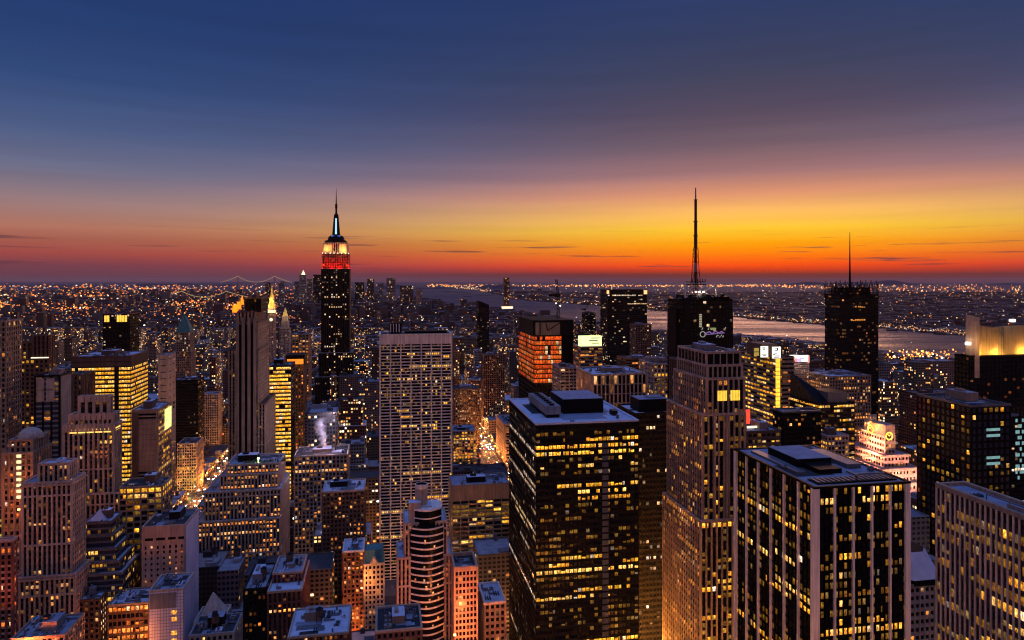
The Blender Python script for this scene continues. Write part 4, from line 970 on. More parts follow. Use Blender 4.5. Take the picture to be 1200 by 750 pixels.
part(r, 'spire', [MAT['black']], lambda b: (b.cyl(W / 2, D / 2, 1.9, Z(249.5, Ye), Z(238, Ye), 0, 8, 1.5), b.cyl(W / 2, D / 2, 2.2, Z(243, Ye), Z(238, Ye), 0, 8), b.cyl(W / 2, D / 2, 1.2, Z(238, Ye), Z(219, Ye), 0, 8, .25)))
for q in (.2, .8):
    point('crown_floodlight', (W * q, -3, Z(292, Ye)), 9000, (1, .6, .13), r, 1)
for q in (-.05, .35, .65, 1.05):
    spot('red_floodlight', (W * q, -9, Z(316.5, Ye)), (W * q, 1, Z(303, Ye)), 75000, (1, .012, .004), rad(110), r, radius=2)
spot('red_floodlight', (W + 10, D * .4, Z(316.5, Ye)), (W - 1, D * .4, Z(303, Ye)), 75000, (1, .012, .004), rad(110), r, radius=2)
part(r, 'lamp_row', [emit('white_lamp', (1, .85, .7), 5)], lambda b: [b.box(W * q, W * q + .9, -1.6, -.9, Z(297.2, Ye), Z(296.5, Ye)) for q in (.02, .14, .3, .44, .58, .72, .86, .97)])
# ---- left side --------------------------------------------------------------
r, W, D, H, inf, rng = tower('office_tower', 'tall setback stone tower with dark vertical bands and orange flare at its top', 'dark banded tower',
    268, 303, 315, 368, 640, 'R', 545, tiers=[
      dict(z0=0, z1=Z(474, 640), inset=(0, -6, 0, 0), st=dict(faces='frl')), dict(z0=Z(474, 640) + .2, z1=Z(410, 640), inset=(0, 0, 0, 0)),
      dict(z0=Z(410, 640) + .2, z1=Z(378, 640), inset=(7, .8, .8, 2)), dict(z0=Z(378, 640) + .2, z1=Z(366, 640), inset=(7.5, 3, 1.5, 4)),
      dict(z0=Z(366, 640) + .2, z1=Z(350, 640), inset=(14, -1, 6, 24), st=dict(wall='black', span='dark', faces='frl'))],
    st=dict(bay=3.0, fl=3.7, pf=.5, sf=.45, pd=.5, sd=.4, wall='tan', span='recess', lit=dict(full=0, part=.02, single=.035, dim=.08, pal='yellow')), roof=dict(deck='blackroof', rim='brown', clutter=2))
part(r, 'dark_band', [MAT['black']], lambda b: [b.box(7 + (W - 8) * q, 7 + (W - 8) * (q + .13), -.75 + .8, .8 - .0, Z(545, 640), Z(380, 640)) if False else b.box(7 + (W - 8) * q, 7 + (W - 8) * (q + .13), -.95, .25, Z(545, 640), Z(380, 640)) for q in (.12, .4, .68)])
part(r, 'pilaster', [MAT['tan']], lambda b: [b.box(7 + (W - 8) * q, 7 + (W - 8) * (q + .15), -1.6, .22, Z(545, 640), Z(372, 640)) for q in (-.03, .25, .53, .81)])
o = part(r, 'beacon', [emit('orange_beacon', (1, .2, .01), 2.2, .5, .35)], lambda b: (b.cyl(5, 3, 2.6, Z(366, 640), Z(357, 640), 0, 9, 2.0), b.cyl(8, 3.2, 2.2, Z(362, 640), Z(354, 640), 0, 9, 1.2), b.cyl(11, 4, 1.7, Z(357, 640), Z(347, 640), 0, 9, .4)))
point('beacon_light', (8, 0, Z(352, 640)), 4000, (1, .35, .05), r, 1.5)

r, W, D, H, inf, rng = tower('office_tower', 'terraced stone tower with scalloped crown and bright yellow band of windows', 'scalloped crown tower',
    75, 133, 141, 503, 500, 'R', 600, tiers=[
      dict(z0=0, z1=Z(577, 500), inset=(0, -8, -3, -3), st=dict(faces='frl')), dict(z0=Z(577, 500) + .2, z1=Z(498, 500), inset=(0, 0, 0, 0)),
      dict(z0=Z(498, 500) + .2, z1=Z(486, 500), inset=(3.5, .8, .8, 2), st=dict(sf=.3, lit=dict(full=0, part=0, single=0, dim=.1))),
      dict(z0=Z(486, 500) + .2, z1=Z(466, 500), inset=(8.5, 4.5, 4, 4), st=dict(bay=4.4, pf=.4, sf=.35, fl=5, lit=dict(full=0, part=0, single=0, dim=.1)))],
    st=dict(bay=3.1, fl=3.6, pf=.42, sf=.35, pd=.9, sd=.3, wall='limestone', span='recess', lit=dict(full=0, part=.15, single=.06, dim=.1, pal='yellow', gain=1.1)), roof=dict(deck='blackroof', rim='limestone', clutter=1))
part(r, 'window_band', [emit('yellow_band', (1, .62, .14), 1.5, .45, .45)], lambda b: ([b.box(4 + k * 5.6, 8.6 + k * 5.6, -1.05, -.7, Z(506, 500), Z(501.5, 500)) for k in range(5)], b.box(W + .75, W + 1.05, 2, D * .8, Z(505, 500), Z(501.5, 500))))
def scallop(b):
    for (z, x0, x1, y, n) in ((Z(486, 500), 3.5, W - .8, .8, 8), (Z(466, 500), 8.5, W - 4.5, 4, 5), (Z(498, 500), 0, W, 0, 12)):
        for k in range(n):
            x = x0 + (x1 - x0) * (k + .5) / n; R = (x1 - x0) / n * .42
            b.prism([(x - R, y - 1.3), (x + R, y - 1.3), (x + R, y - .2), (x - R, y - .2)], z - 3.2, z + .6, 0); b.prism([(x - R * .6, y - 1.3), (x + R * .6, y - 1.3), (x + R * .6, y - .2), (x - R * .6, y - .2)], z + .6, z + 1.8, 0)
part(r, 'parapet_scallop', [MAT['limestone']], scallop)

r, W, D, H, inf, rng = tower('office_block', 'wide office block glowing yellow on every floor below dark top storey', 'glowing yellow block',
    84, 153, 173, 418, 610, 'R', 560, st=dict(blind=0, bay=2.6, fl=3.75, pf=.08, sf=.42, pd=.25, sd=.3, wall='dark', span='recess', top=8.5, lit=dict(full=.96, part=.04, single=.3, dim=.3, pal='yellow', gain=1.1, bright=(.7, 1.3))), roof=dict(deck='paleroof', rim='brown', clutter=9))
part(r, 'top_band', [MAT['brown']], lambda b: (b.box(.0, W, -.42, -.1, H - 8, H - 4.4), b.box(.0, W, -.42, -.1, H - 3.6, H - .4)))
part(r, 'elevator_strip', [MAT['dark']], lambda b: b.box(W * .73, W * .8, -.6, -.1, 0, H - 8.2))
r, W, D, H, inf, rng = tower('office_tower', 'dark slab tower with paired grey window columns and black side wall', 'paired column slab',
    41, 70, 84, 441, 520, 'R', 545, st=dict(bay=6.6, fl=3.7, pf=.22, sf=.35, pd=.5, wall='black', span='grey', core='bluegl', lit=dict(full=0, part=.1, single=.05, dim=.15, pal='warm'), side=dict(bay=30, sf=.98, pf=.1, lit=dict(full=0, part=0, single=0, dim=0))), roof=dict(deck='blackroof', rim='black'))
part(r, 'pale_panel', [MAT['limestone']], lambda b: [b.box(W * a, W * c, -.6, -.3, Z(y + 13, 520), Z(y, 520)) for y in (443, 457) for a, c in ((.07, .38), (.47, .8))])
tower('office_tower', 'narrow tower with brown vertical strips behind paired column slab', 'brown strip tower',
    82, 96, 99, 440, 568, 'R', 545, d=24, st=dict(bay=3, fl=4, pf=.5, sf=.4, pd=.8, wall='brown', lit=dict(full=0, part=.04, single=.03, dim=.1, pal='warm')))
r, W, D, H, inf, rng = tower('office_tower', 'brown tower with ribbed crown and bright white ledge light', 'ribbed crown tower',
    8, 57, 64, 421, 680, 'R', 510, h=Z(393, 690), tiers=[
      dict(z0=0, z1=Z(421, 680)), dict(z0=Z(421, 680) + .2, z1=Z(402, 680), inset=(1, 20, 2, 2)), dict(z0=Z(421, 680) + .2, z1=Z(393, 690), inset=(22, 0, 3, 2), st=dict(bay=4.2, pf=.45, sf=.1, pd=1.2, lit=dict(full=0, part=0, single=0, dim=0)))],
    st=dict(bay=4, fl=4.2, pf=.4, sf=.4, pd=.7, wall='brown', lit=dict(full=.02, part=.25, single=.08, dim=.1, pal='yellow')), roof=dict(deck='blackroof', rim='brown', clutter=0))
part(r, 'ledge_light', [emit('ledge_glow', (1, .85, .55), 1.6, .3)], lambda b: b.box(W * .56, W * .98, 1.0, 1.6, Z(422, 680), Z(418.5, 680)))
tower('office_tower', 'orange brown brick tower at the left picture edge beside ribbed crown tower', 'orange edge tower',
    -40, 7, 10, 377, 520, 'R', 500, d=22, st=dict(bay=3, fl=3.8, pf=.4, sf=.35, wall='tan', lit=dict(full=0, part=.05, single=.06, dim=.2, pal='warm')))
r, W, D, H, inf, rng = tower('office_tower', 'dark boxy tower crowned with glowing golden slots', 'golden slot tower',
    121, 152, 156, 368, 950, 'R', 415, d=36, st=dict(bay=3.2, fl=4, pf=.3, sf=.45, wall='black', span='dark', lit=dict(full=0, part=.05, single=.05, dim=.08, pal='white')), roof=dict(deck='blackroof', rim='brown', clutter=1, big=False))
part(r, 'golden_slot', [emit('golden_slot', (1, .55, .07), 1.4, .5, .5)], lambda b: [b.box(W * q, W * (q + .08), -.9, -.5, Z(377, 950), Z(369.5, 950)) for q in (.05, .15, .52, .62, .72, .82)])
r, W, D, H, inf, rng = tower('office_tower', 'stone tower with steep green pyramid roof and lit arched windows', 'green pyramid tower',
    203, 224, 236, 392, 1100, 'R', 450, d=26, tiers=[dict(z0=0, z1=Z(412, 1100)), dict(z0=Z(412, 1100) + .2, z1=Z(390, 1100), inset=(4, 2, 2, 2), st=dict(lit=dict(full=0, part=0, single=.15, pal='white')))],
    st=dict(bay=3, fl=3.9, pf=.45, sf=.35, pd=.6, wall='tan', lit=dict(full=0, part=.05, single=.05, dim=.12, pal='warm')), roof=dict(big=False, clutter=0))
part(r, 'pyramid_roof', [MAT['green']], lambda b: (b.prism([(3, 1), (W - 1, 1), (W - 1, D - 1), (3, D - 1)], Z(389.5, 1100), Z(371, 1100), 0, taper=[(W * .4, D * .4), (W * .6, D * .4), (W * .6, D * .6), (W * .4, D * .6)]), b.cyl(W / 2, D / 2, .6, Z(371, 1100), Z(366, 1100), 0, 6, .1)))
tower('office_tower', 'plain lavender slab beside green pyramid tower', 'lavender slab', 186, 197, 201, 417, 860, 'R', 460, d=30,
    st=dict(bay=12, fl=8, pf=.3, sf=.9, wall='limestone', lit=dict(full=0, part=0, single=.02, dim=0, pal='white')), roof=dict(big=False, clutter=2))
tower('office_tower', 'black box tower with pale striped side in front of green pyramid tower', 'black box tower',
    201, 232, 239, 446, 965, 'R', 512, st=dict(BLACKGLASS, lit=dict(full=0, part=.0, single=.012, dim=.01, pal='white'), side=dict(wall='limestone', span='limestone', pf=.1, sf=.6, sd=.5, lit=dict(full=0, part=.1, single=.1, pal='warm'))), roof=dict(deck='blackroof', rim='black'))
tower('office_tower', 'slender stone tower with teal pyramid cap between black box tower and dark banded tower', 'teal cap tower',
    238, 256, 261, 462, 1070, 'R', 530, d=24, st=dict(bay=3, fl=3.8, pf=.42, sf=.38, wall='limestone', lit=dict(full=0, part=.08, single=.06, pal='warm')), roof=dict(big=False, clutter=0))
hh = bpy.data.objects.get('office_tower')
r, W, D, H, inf, rng = tower('office_slab', 'blank beige slab with greenish lit side and orange windows', 'blank beige slab',
    155, 185, 200, 481, 520, 'R', 557, st=dict(bay=22, fl=4, pf=.1, sf=.97, wall='tan', lit=dict(full=0, part=0, single=0, dim=0), side=dict(bay=4, pf=.2, sf=.4, wall='brown', lit=dict(full=.3, part=.3, single=.1, pal='yellow'))), roof=dict(deck='paleroof', rim='tan', clutter=3))
part(r, 'dark_strip', [MAT['brown']], lambda b: (b.box(.3, W * .25, -.9, -.4, 0, H - 1), [b.box(.6, W * .2, -1.0, -.85, Z(y + 2, 520), Z(y, 520)) for y in range(505, 550, 7)]))
part(r, 'side_glow_panel', [emit('green_side', (.85, .85, .3), 1.2, .4, .4)], lambda b: b.box(W + .6, W + .9, D * .45, D * .98, Z(509, 520), Z(484, 520)))  # the green lit side, put in as a glowing panel
tower('office_building', 'beige windowed block washed in yellow green light right of blank beige slab', 'yellow green block',
    208, 230, 238, 520, 862, 'R', 595, st=dict(bay=2.8, fl=3.5, pf=.4, sf=.4, wall='limestone', lit=dict(full=.05, part=.12, single=.08, dim=.2, pal='green')), roof=dict(deck='blackroof', rim='limestone'))
r, W, D, H, inf, rng = tower('office_building', 'low dark roofed building with two bright yellow top storeys', 'bright top storey building',
    140, 190, 201, 570, 480, 'R', 610, st=dict(bay=4.2, fl=3.9, pf=.2, sf=.32, wall='tan', lit=dict(full=0, part=.12, single=.1, dim=.3, pal='yellow', rows={30: 'full', 31: 'full', 29: 'full'})), roof=dict(deck='blackroof', rim='tan', clutter=4, big=True))
nfl = round(H / 3.9)
r, W, D, H, inf, rng = tower('domed_building', 'orange lit columned building topped by a ribbed dome', 'domed building',
    4, 38, 41, 531, 450, 'R', 585, d=24, tiers=[dict(z0=0, z1=Z(531, 450)), dict(z0=Z(531, 450) + .2, z1=Z(517, 450), inset=(3, 1, 2, 2))], st=dict(bay=3.4, fl=3.8, pf=.45, sf=.35, pd=.8, wall='tan', lit=dict(full=0, part=.1, single=.12, dim=.3, pal='orange')), roof=dict(big=False, clutter=0))
def domef(b):
    c = (W * .62, D * .5); R = 7.5; z = Z(517, 450)
    for k in range(5):
        a, e = k / 5 * 1.45, (k + 1) / 5 * 1.45
        b.cyl(*c, R * math.cos(a), z + 7 * math.sin(a), z + 7 * math.sin(e), 0, 16, R * math.cos(e))
part(r, 'dome', [MAT['limestone']], domef)
part(r, 'window_column', [emit('stair_light', (1, .8, .4), 1.4)], lambda b: [b.box(W * q, W * q + 1.3, -1.2, -.9, z, z + 2) for q in (.48, .56) for z in np.arange(Z(583, 450), Z(533, 450), 3.8)])

r, W, D, H, inf, rng = tower('office_building', 'pinkish stone tower with blue roofed penthouse and stepped shoulders', 'blue penthouse tower',
    27, 84, 99, 565, 420, 'R', 705, tiers=[
      dict(z0=0, z1=Z(672, 420), inset=(-3, -3, -3, 0), st=dict(faces='frl')), dict(z0=Z(672, 420) + .2, z1=Z(565, 420)), dict(z0=Z(565, 420) + .2, z1=Z(545, 420), inset=(7.5, 3, 3, 5), roof=dict(deck='paleroof', rim='pink', clutter=1, big=False))],
    st=dict(bay=2.7, fl=3.6, pf=.42, sf=.4, pd=.7, sd=.4, wall='limestone', span='recess', lit=dict(full=.02, part=.15, single=.07, dim=.12, pal='warm')), roof=dict(deck='roof', rim='pink', clutter=3))
part(r, 'cornice', [MAT['pink']], lambda b: b.box(-1.3, W + 1.3, -1.3, D + 1.3, Z(568, 420), Z(566, 420)))
part(r, 'cornice', [MAT['pink']], lambda b: b.box(-4.2, W + 4.2, -4.2, D + 1.3, Z(675, 420), Z(673, 420)))
r, W, D, H, inf, rng = tower('glass_building', 'dark stepped glass building with bluish terraces', 'terraced glass building',
    98, 131, 143, 612, 448, 'R', 690, tiers=[
      dict(z0=0, z1=Z(664, 448), inset=(-1, -11, -13, 0), st=dict(faces='frl')), dict(z0=Z(664, 448) + .2, z1=Z(653, 448), inset=(-1, -7.5, -9, 0), st=dict(faces='frl')),
      dict(z0=Z(653, 448) + .2, z1=Z(640, 448), inset=(0, -4.5, -5.5, 0), st=dict(faces='frl')), dict(z0=Z(640, 448) + .2, z1=Z(626, 448), inset=(0, -2, -2.5, 0), st=dict(faces='frl')), dict(z0=Z(626, 448) + .2, z1=Z(612, 448))],
    st=dict(bay=2.2, fl=3.5, pf=.15, sf=.35, pd=.2, sd=.25, wall='dark', span='steel', core='bluegl', lit=dict(full=.04, part=.25, single=.03, dim=.15, pal='yellow')), roof=dict(deck='paleroof', rim='steel', clutter=1))
part(r, 'roof_cone', [MAT['paleroof']], lambda b: b.prism([(2, 4), (11, 4), (11, 13), (2, 13)], H + .1, H + 6, 0, taper=[(6, 8), (7, 8), (7, 9), (6, 9)]))
r, W, D, H, inf, rng = tower('office_building', 'pink faced slab with pale lilac side wall and slit windows', 'lilac side slab',  # pale lilac of the side wall is sky light painted in
    167, 217, 232, 616, 455, 'R', 690, st=dict(bay=3.6, fl=3.7, pf=.66, sf=.55, pd=.4, sd=.37, wall='pink', top=11, lit=dict(full=0, part=.04, single=.08, dim=.1, pal='warm'), side=dict(bay=40, fl=40, pf=.01, sf=.99, lit=dict(full=0, part=0, single=0, dim=0))), roof=dict(deck='blackroof', rim='pink', clutter=7))
part(r, 'slot', [MAT['black']], lambda b: [b.box(W * a, W * c, -.52, -.3, Z(631, 455), Z(628, 455)) for a, c in ((.06, .25), (.32, .53), (.6, .78), (.84, .98))])
part(r, 'side_wall_painted_light', [MAT['lilac']], lambda b: b.box(W + .45, W + .6, .1, D - .1, 0, H - .4))  # sky light on this side painted in as a paler lilac
r, W, D, H, inf, rng = tower('office_building', 'white tiled cube with orange lit window column and dark louver panel', 'white tiled cube',
    175, 215, 227, 691, 415, 'R', 765, st=dict(bay=1.6, fl=1.9, pf=.12, sf=.12, pd=.3, sd=.3, wall='grey', core='glass', lit=dict(full=0, part=0, single=0, dim=0)), roof=dict(deck='roof', rim='limestone', clutter=8, big=False), cap=0)
part(r, 'tile_cladding', [MAT['lilac'], MAT['grey']], lambda b: (b.box(.1, W - .1, -.26, -.05, 0, H - .3, 0), b.box(W + .05, W + .26, .1, D - .1, 0, H - .3, 0), b.box(.4, W * .8, -.34, -.27, Z(711, 415), Z(693, 415), 1)))
wins = [(W * .73, -.3, Z(y + 4, 415), (1, 0), (0, -1), 3.2, 2.6, (1.2, .5 + .1 * (y % 3), .1), .9) for y in (715, 723, 739, 748)]
put_windows(r, wins, 100)
tower('office_building', 'large stepped block with many warm lit windows and a green lit roof garden', 'many windowed block',
    232, 330, 336, 572, 560, 'R', 650, d=44, tiers=[
      dict(z0=0, z1=Z(603, 560), inset=(0, 0, -9, 0)), dict(z0=Z(603, 560) + .2, z1=Z(572, 560), inset=(6, 0, -4, 0)), dict(z0=Z(572, 560) + .2, z1=Z(556, 560), inset=(16, 3, 3, 4)), dict(z0=Z(556, 560) + .2, z1=Z(546, 560), inset=(20, 3, 8, 4))],
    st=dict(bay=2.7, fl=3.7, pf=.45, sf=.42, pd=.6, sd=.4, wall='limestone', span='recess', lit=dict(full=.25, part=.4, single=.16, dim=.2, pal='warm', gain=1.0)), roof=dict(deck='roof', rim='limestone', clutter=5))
root = [o for o in bpy.data.objects if o.get('label', '').startswith('large stepped block')][0]
zz = Z(546, 560)
def garden(b):
    q = random.Random(5)
    for k in range(46): x, y = q.uniform(34, 64), q.uniform(10, 18); b.cyl(x, y, q.uniform(.5, 1.1), zz + .1, zz + q.uniform(1, 2.6), 0, 6, .2)
part(root, 'roof_garden', [stone('hedge_green', (.06, .11, .03))], garden)
part(root, 'garden_lamp', [emit('garden_lamp', (.85, 1, .4), 6)], lambda b: (b.cyl(44, 9.5, .25, zz, zz + 4, 0, 6), b.cyl(44, 9.5, .8, zz + 4, zz + 5.2, 0, 8)))
point('garden_light', (44, 9, zz + 5), 1500, (.75, 1, .3), root)
part(root, 'end_wall', [MAT['white']], lambda b: b.box(69.4, 71, -9.8, -8.2, 0, Z(560, 560))) if False else None

tower('office_building', 'curved yellow lit glass block right of dark banded tower', 'curved yellow block',
    313, 341, 349, 429, 730, 'R', 525, d=34, st=dict(blind=0, bay=3, fl=4.0, pf=.06, sf=.42, pd=.2, sd=.4, wall='dark', span='recess', lit=dict(full=.95, part=.05, single=.3, pal='yellow', gain=1.25, bright=(.7, 1.3)), side=dict(lit=dict(full=0, part=.0, single=.02, dim=.05))), roof=dict(deck='roof'))
r, W, D, H, inf, rng = tower('office_building', 'dark brick building with orange lit crown behind curved yellow block', 'orange crowned building',
    336, 356, 361, 427, 820, 'R', 480, d=30, st=dict(bay=3.4, fl=4, pf=.5, sf=.4, wall='brown', lit=dict(full=0, part=.1, single=.12, dim=.3, pal='orange')), roof=dict(deck='blackroof', rim='brown', clutter=2))
part(r, 'crown_painted_glow', [emit('crown_glow_orange', (1, .22, .02), 1.5, .45, .4)], lambda b: b.box(.5, W - .4, -1.0, -.6, Z(426.5, 820), Z(420.5, 820) ))  # floodlighting of the crown put in as its own emission
part(r, 'attic', [MAT['black']], lambda b: b.box(-1, W + 1, -.5, D, H, Z(416, 820)))
tower('loft_building', 'small orange tinted block with lit rows left of red crowned skyscraper', 'orange row block',
    342, 362, 366, 392, 1150, 'R', 420, d=40, st=dict(bay=5, fl=4.4, pf=.3, sf=.4, wall='tan', lit=dict(full=.4, part=.3, single=.1, dim=.3, pal='warm')))

def pyr(b, x, y, w, z0, z1, m=0): b.prism([(x - w, y - w), (x + w, y - w), (x + w, y + w), (x - w, y + w)], z0, z1, m, taper=[(x - .3, y - .3), (x + .3, y - .3), (x + .3, y + .3), (x - .3, y + .3)])
r, W, D, H, inf, rng = tower('clock_tower', 'slim campanile with bright gilded pyramid spire and round clock', 'gilded campanile',
    313.5, 322, 326, 367, 1950, 'R', 430, d=22, st=dict(bay=4, fl=4.6, pf=.5, sf=.4, wall='pink', lit=dict(full=0, part=0, single=.08, dim=.2, pal='warm')), roof=dict(big=False, clutter=0))
cx, cyy = W / 2, D / 2
part(r, 'loggia_painted_glow', [emit('loggia_glow', (1, .78, .38), 1.7)], lambda b: b.box(1, W - 1, 1, D - 1, H + .1, Z(363.5, 1950)))  # floodlight on the stone painted in as the loggia's own glow
for z_, e_ in ((356, 16000), (348, 10000), (338, 5000)):
    for x_ in (-7, W + 7): point('spire_floodlight', (x_ * .5 + cx * .5, -9 if z_ > 350 else 0, Z(z_ + 3, 1950)), e_, (1, .72, .3), r, 1)
part(r, 'spire', [MAT['gold'], MAT['pink']], lambda b: (b.box(.5, W - .5, .5, D - .5, Z(363.4, 1950), Z(361, 1950), 1), b.prism([(1, 1), (W - 1, 1), (W - 1, D - 1), (1, D - 1)], Z(361, 1950), Z(344, 1950), 0, taper=[(cx - 3.4, cyy - 3.4), (cx + 3.4, cyy - 3.4), (cx + 3.4, cyy + 3.4), (cx - 3.4, cyy + 3.4)]), b.cyl(cx, cyy, 3, Z(344, 1950), Z(339, 1950), 0, 8, 2.6), b.cyl(cx, cyy, 2.4, Z(339, 1950), Z(334, 1950), 0, 8, .2)))
part(r, 'clock', [emit('clock_face', (1, .8, .5), 1.5)], lambda b: b.quad([(cx + 4.6 * math.cos(t / 16 * 2 * math.pi), -1, Z(374.5, 1950) + 4.6 * math.sin(t / 16 * 2 * math.pi)) for t in range(16)]))
r, W, D, H, inf, rng = tower('office_tower', 'stepped tower with small glowing gold pyramid right of gilded campanile', 'gold pyramid tower',
    328, 339, 342, 385, 2000, 'R', 430, d=30, st=dict(bay=4, fl=4.6, pf=.5, sf=.4, wall='limestone', lit=dict(full=0, part=0, single=.08, dim=.1, pal='white')), roof=dict(big=False, clutter=0))
part(r, 'stepped_top', [MAT['limestone']], lambda b: (b.box(3, W - 3, 3, D - 3, H, Z(376, 2000)), b.box(6, W - 6, 6, D - 6, Z(376, 2000), Z(370, 2000))))
for x_ in (-1, W + 1): point('pyramid_floodlight', (x_, 2, Z(368, 2000)), 9000, (1, .8, .45), r, 1)
part(r, 'gold_pyramid', [MAT['gold']], lambda b: pyr(b, W / 2, D / 2, 6.4, Z(370, 2000), Z(360, 2000)))

# ---- lower left and lower centre, near ------------------------------------------
tower('brick_building', 'slim orange lit brick tower cut by left picture edge', 'orange brick edge tower',
    -30, 15, 19, 634, 385, 'R', 765, st=dict(bay=3.2, fl=3.4, pf=.45, sf=.35, pd=.5, wall='red', span='pink', lit=dict(full=0, part=.05, single=.08, dim=.2, pal='orange')), roof=dict(deck='roof', rim='pink'))
tower('office_building', 'yellow green lit glass building half hidden behind orange brick edge tower', 'lit edge glass building',
    -20, 20, 28, 606, 480, 'R', 690, st=dict(bay=2.6, fl=3.4, pf=.1, sf=.35, wall='dark', lit=dict(full=.6, part=.3, single=.1, pal='green', gain=1.1)), roof=dict(deck='roof'))
tower('brick_building', 'low stone building with wide grey roof, round parapet corner and roof sheds', 'wide grey roof building',
    14, 76, 98, 745, 372, 'R', 765, st=dict(bay=3, fl=3.6, pf=.4, sf=.4, pd=.5, wall='tan', lit=dict(full=.05, part=.1, single=.1, pal='warm')), roof=dict(tank=True, deck='roof', rim='tan', clutter=12))
tower('brick_building', 'small stone building with bluish roof and a bright row of shop lights on its side', 'shop light building',
    92, 117, 126, 703, 425, 'R', 750, st=dict(bay=3, fl=3.4, pf=.4, sf=.4, wall='brown', lit=dict(full=0, part=.05, single=.1, pal='warm'), side=dict(lit=dict(full=.5, part=.4, single=.3, pal='white', gain=1.2))), roof=dict(deck='paleroof', clutter=5))
tower('flat_roof_building', 'flat roofed building with broad glowing yellow windows and orange red interior', 'glowing yellow front building',
    127, 174, 178, 707, 425, 'R', 750, d=22, st=dict(bay=2.6, fl=4.4, pf=.2, sf=.4, wall='brown', lit=dict(full=.1, part=.4, single=.1, dim=.3, pal='orange', gain=1.2, rows={14: 'full', 13: 'none', 11: 'full'})), roof=dict(deck='paleroof', rim='tan', clutter=7, big=False))
r, W, D, H, inf, rng = tower('pyramid_building', 'low building carrying a pale stone pyramid roof', 'pale pyramid building',
    228, 262, 266, 728, 425, 'R', 745, d=20, st=dict(bay=3, fl=3.6, pf=.5, sf=.5, wall='limestone', lit=dict(full=0, part=.05, single=.1, pal='warm')), roof=dict(big=False, clutter=0))
part(r, 'pyramid_roof', [MAT['limestone']], lambda b: pyr(b, W * .5, D * .5, W * .44, H + .2, Z(697, 430)))
tower('brick_building', 'low building with white skylights and yellow lit shaft under pale pyramid building', 'white skylight building',
    222, 274, 282, 742, 385, 'R', 765, d=22, st=dict(bay=3, fl=3.6, pf=.4, sf=.4, wall='grey', lit=dict(full=0, part=.1, single=.1, pal='yellow')), roof=dict(tank=True, deck='blackroof', rim='grey', clutter=12))
tower('brick_building', 'dark stone building with bluish bulkhead and dark front beside pale pyramid building', 'dark bulkhead building',
    286, 312, 323, 690, 440, 'R', 765, st=dict(bay=2.8, fl=3.4, pf=.4, sf=.4, wall='dark', lit=dict(full=.03, part=.05, single=.03, pal='warm')), roof=dict(tank=True, deck='roof', clutter=4))
tower('brick_building', 'red brick building with bluish roof, roof sheds and rows of warm windows', 'red brick roof shed building',
    314, 353, 373, 692, 440, 'R', 765, d=46, tiers=[dict(z0=0, z1=Z(692, 440)), dict(z0=Z(692, 440) + .2, z1=Z(672, 452), inset=(1, 1, 14, 4), roof=dict(deck='roof', clutter=8))],
    st=dict(bay=2.7, fl=3.3, pf=.45, sf=.45, wall='red', span='recess', lit=dict(full=.03, part=.2, single=.14, dim=.1, pal='warm')), roof=dict(tank=True, deck='paleroof', rim='pink', clutter=3))
tower('brick_building', 'red brick building with pale blue flat roofs around a brown court', 'pale roof court building',
    338, 408, 414, 742, 400, 'R', 765, d=34, st=dict(bay=2.8, fl=3.3, pf=.5, sf=.45, wall='red', lit=dict(full=0, part=.1, single=.1, pal='warm')), roof=dict(tank=True, deck='paleroof', rim='limestone', clutter=10))
tower('brick_building', 'red brick apartment house with two white cornices and yellow windows', 'white cornice house',
    402, 426, 428, 646, 505, 'R', 690, d=24, st=dict(bay=2.7, fl=3.4, pf=.45, sf=.45, wall='red', lit=dict(full=.05, part=.25, single=.2, pal='warm')), roof=dict(deck='paleroof', rim='white', clutter=3, tank=True))
r, W, D, H, inf, rng = tower('townhouse', 'cream gabled townhouse with green copper roof lit from the street', 'green roofed townhouse',
    427, 450, 453, 661, 490, 'R', 680, d=16, st=dict(bay=3, fl=3.6, pf=.5, sf=.4, wall='limestone', lit=dict(full=0, part=.1, single=.1, pal='warm')), roof=dict(big=False, clutter=0))
part(r, 'mansard_roof', [MAT['green'], MAT['limestone']], lambda b: (b.prism([(0, 0), (W, 0), (W, D), (0, D)], H + .2, Z(645, 490), 0, taper=[(.6, 3), (W - .6, 3), (W - .6, D - 2), (.6, D - 2)]), b.prism([(W * .25, -.6), (W * .75, -.6), (W * .75, 2), (W * .25, 2)], H, H + 5.4, 1, taper=[(W * .45, -.6), (W * .55, -.6), (W * .55, 2), (W * .45, 2)])))
tower('loft_building', 'grey stone block with open arched attic and lit top floor under steam plume', 'steam roof block',
    345, 407, 411, 533, 640, 'R', 620, d=36, st=dict(bay=3.4, fl=3.8, pf=.35, sf=.4, pd=.5, wall='limestone', span='grey', lit=dict(full=.04, part=.35, single=.1, dim=.15, pal='warm', gain=1.1)), roof=dict(deck='blackroof', rim='limestone', clutter=8, tank=True))
tower('brick_building', 'brown brick block with blue cross shaped roof and two arched windows', 'blue roof brick block',
    378, 427, 430, 575, 540, 'R', 640, d=30, st=dict(bay=2.8, fl=3.5, pf=.45, sf=.45, wall='brown', lit=dict(full=0, part=.15, single=.12, pal='warm')), roof=dict(deck='paleroof', rim='limestone', clutter=6, tank=True))
tower('brick_building', 'red brick block with dark roof terrace in front of bowed front tower', 'front red brick block',
    441, 494, 497, 737, 352, 'R', 765, d=26, st=dict(bay=2.8, fl=3.4, pf=.5, sf=.5, wall='red', lit=dict(full=0, part=.05, single=.08, pal='warm')), roof=dict(deck='blackroof', rim='pink', clutter=9, tank=False))

